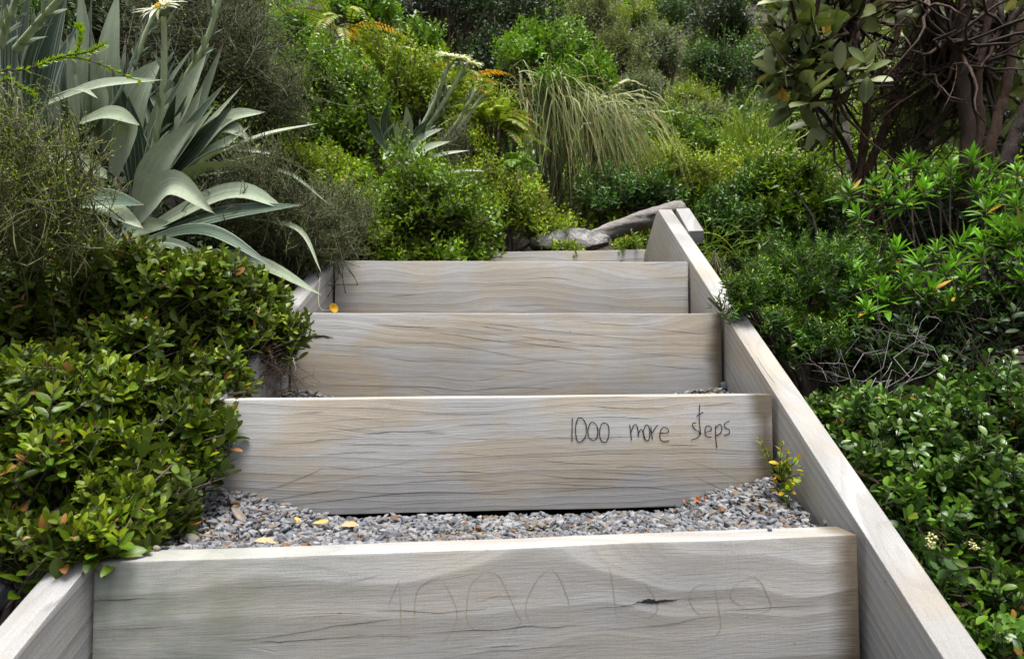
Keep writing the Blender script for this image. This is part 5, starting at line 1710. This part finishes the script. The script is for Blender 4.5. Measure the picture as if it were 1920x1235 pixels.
def rosettes(label, spots, root, n=0, nodes=8, L=.060, W=.0135):
    t = thing('rosette_shrub', label, 'shrub', root)
    P = np.array([at(*q) for q in spots])
    P = np.concatenate([P] + [P + rng.normal(size=P.shape) * [.05, .06, .035] for _ in range(n)])
    D = nrm(rng.normal(size=P.shape) * .3 + [-.12, -.25, 1])
    put('foliage', sprig_leaves(P, D, np.full(len(P), .035), nodes, L, W, 95, 18, 3, T_LANCE, curl=.12, fold=.35, jit=.1, tipmin=.75, turn=40), LM['rosette'], t)
    root = np.asarray(root)
    j = root + (P - root) * rng.uniform(.35, .6, (len(P), 1)) * [1, 1, .55] + rng.normal(size=P.shape) * .03
    C = bez(j, (j + P) / 2 + [0, 0, -.03] + rng.normal(size=P.shape) * .015, P, 9)
    gs = [tubes(C, np.linspace(.004, .0022, 9)[None], 6), limbs(root, j[::2], .012, .004, wob=.06)]
    put('branches', gs, M_STEM, t)
    return t


rosettes('bright green rosette-leaved shrub in front, right of the needle-leaved shrub', ros, gpt(1.45, 1.6))
rosettes('bright green rosette-leaved shrub standing higher, under the gnarled trunks', ros2, gpt(1.5, 2.0))

# ------------------------------------------------------------------ valley and hillside beyond
def far(name, label, px0, py0, Z, hw, hh, mk, n, Ls, group=None, cat='shrub', trunk=False, extra=()):
    bl = [blob(px0, py0, Z, hw, hh)]
    for _ in range(5):
        bl.append(blob(px0 + rng.uniform(-.7, .7) * hw, py0 + rng.uniform(-.5, .5) * hh, Z + rng.uniform(-.3, .3) * hw * Z / F, hw * rng.uniform(.35, .6), hh * rng.uniform(.35, .6)))
    L = Ls * Z / F
    return shrub(name, label, cat, bl, n, LM[mk], L, L * .45, nodes=4, slen=L * 3, tpl=T_SMALL, stem_frac=.15, limb_n=8, limb_r=.004 * Z, group=group, r0=L * .05, r1=L * .14, lump=.22, low=-.6)


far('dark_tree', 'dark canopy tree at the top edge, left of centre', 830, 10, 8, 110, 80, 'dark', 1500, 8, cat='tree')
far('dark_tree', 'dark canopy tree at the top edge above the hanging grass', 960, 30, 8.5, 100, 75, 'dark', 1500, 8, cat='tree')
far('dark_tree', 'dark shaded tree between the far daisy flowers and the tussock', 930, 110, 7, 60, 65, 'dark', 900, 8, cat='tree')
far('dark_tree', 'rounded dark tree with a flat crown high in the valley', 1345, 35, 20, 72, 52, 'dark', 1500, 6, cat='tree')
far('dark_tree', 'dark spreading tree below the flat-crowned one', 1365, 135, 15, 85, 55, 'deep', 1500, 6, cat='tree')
far('grey_green_shrub', 'feathery grey-green shrub in the middle of the valley', 1235, 95, 14, 48, 62, 'grey', 900, 6)
far('grey_green_shrub', 'olive shrub at the left side of the valley', 1165, 110, 11, 55, 60, 'olive', 900, 6)
far('grey_green_shrub', 'pale cream-tinged shrub at the edge of the tussock', 1195, 165, 9, 50, 32, 'grey', 700, 6)
far('green_shrub', 'dark green tree at the top, between grass and valley', 1105, 40, 12, 65, 60, 'olive', 900, 6)
far('green_shrub', 'green shrub at the top of the valley', 1180, 40, 20, 50, 40, 'yellow', 700, 6)
far('green_shrub', 'deep green shrub left of the flat-crowned tree', 1250, 25, 24, 50, 45, 'deep', 700, 6)
far('green_shrub', 'bright green bush in the valley under the spreading tree', 1290, 190, 10, 60, 35, 'yellow', 700, 6)
far('green_shrub', 'olive mound left of the reeds', 1320, 220, 8, 60, 35, 'olive', 800, 7)
far('green_shrub', 'yellow-green bush at the foot of the reeds', 1310, 285, 5.5, 65, 40, 'yellow', 900, 8)
far('green_shrub', 'light green bush just right of the tussock', 1220, 285, 5.2, 55, 40, 'fresh', 800, 8)
far('green_shrub', 'green bush behind the forked tree', 1520, 230, 5, 70, 70, 'fresh', 900, 9)
far('green_shrub', 'green bush glimpsed between the dark trunks', 1700, 180, 5, 110, 90, 'hebe', 1000, 9)
far('green_shrub', 'green bush glimpsed at the right edge between trunks', 1880, 220, 4.5, 90, 120, 'dark', 900, 9)
far('green_shrub', 'dark bush on the skyline behind the leathery leaves', 1450, 130, 12, 50, 60, 'dark', 700, 7)
far('green_shrub', 'bright bush on the left bank between fern and wiry shrub', 560, 60, 4.0, 60, 60, 'bright', 700, 10)
far('green_shrub', 'yellowish bush on the upper left bank behind the wiry shrub', 470, 230, 3.2, 90, 60, 'yellow', 700, 10)
far('green_shrub', 'dark bush at the top left behind the silver leaves', 200, 60, 3.0, 160, 90, 'dark', 900, 12)

rock('cliff', 'grey rock outcrop on the skyline right of the flat-crowned tree', at(1440, 10, 34), (2.2, 2.5, 2.0), M_ROCK, 5.2)

# low scrub covering the hillside: one mass nobody could count
n = 9000
Zs = np.exp(rng.uniform(math.log(2.7), math.log(70), n))
pxs = rng.uniform(-350, 2270, n)
X = (pxs - CX) / F * Zs
Y = Zs
keep = ~((np.abs(X - .15) < .78) & (Y < 3.1))
X, Y, Zs = X[keep], Y[keep], Zs[keep]
G = ground(X, Y)
n = len(X)
sz = Zs * .016 * rng.uniform(.6, 1.6, n) + .03
P = np.stack([X, Y, G + sz * rng.uniform(.3, 1.6, n)], 1)
rep = 5
Pt = np.repeat(P, rep, 0) + unit(n * rep) * np.repeat(sz, rep)[:, None] * [1.2, 1.2, .8]
Dt = nrm(unit(n * rep) * .7 + [0, 0, .8])
Lz = np.repeat(Zs * .0085 + .008, rep)
patch = np.sin(Pt[:, 0] * 1.1 + 1) * np.sin(Pt[:, 1] * .7) + .6 * np.sin(Pt[:, 0] * 3.1 + Pt[:, 1] * 2.3)
patch += rng.normal(size=len(patch)) * .25
for lab, mk, sel in (('low yellow-green scrub covering the hillside', 'yellow', patch > .45), ('low mid-green scrub covering the hillside', 'fresh', (patch <= .45) & (patch > -.45)),
                     ('low dark scrub covering the hillside', 'deep', patch <= -.45)):
    g = []
    S = rng.choice(np.nonzero(sel)[0], int(sel.sum()), replace=False)
    for k in range(4):
        for j in range(2):
            e = nrm(np.cross(Dt[S], unit(len(S))))
            d = nrm(Dt[S] * (.5 + .2 * k) + e)
            g.append(leaves(T_SMALL, Pt[S] - Dt[S] * (Lz[S] * (.9 - .3 * k))[:, None], d, Dt[S], Lz[S] * rng.uniform(.7, 1.2, len(S)), Lz[S] * .42, .15, .25, np.full(len(S), k / 4)))
    o = put('hillside_scrub', g, LM[mk])
    setp(o, lab, 'scrub', kind='stuff')
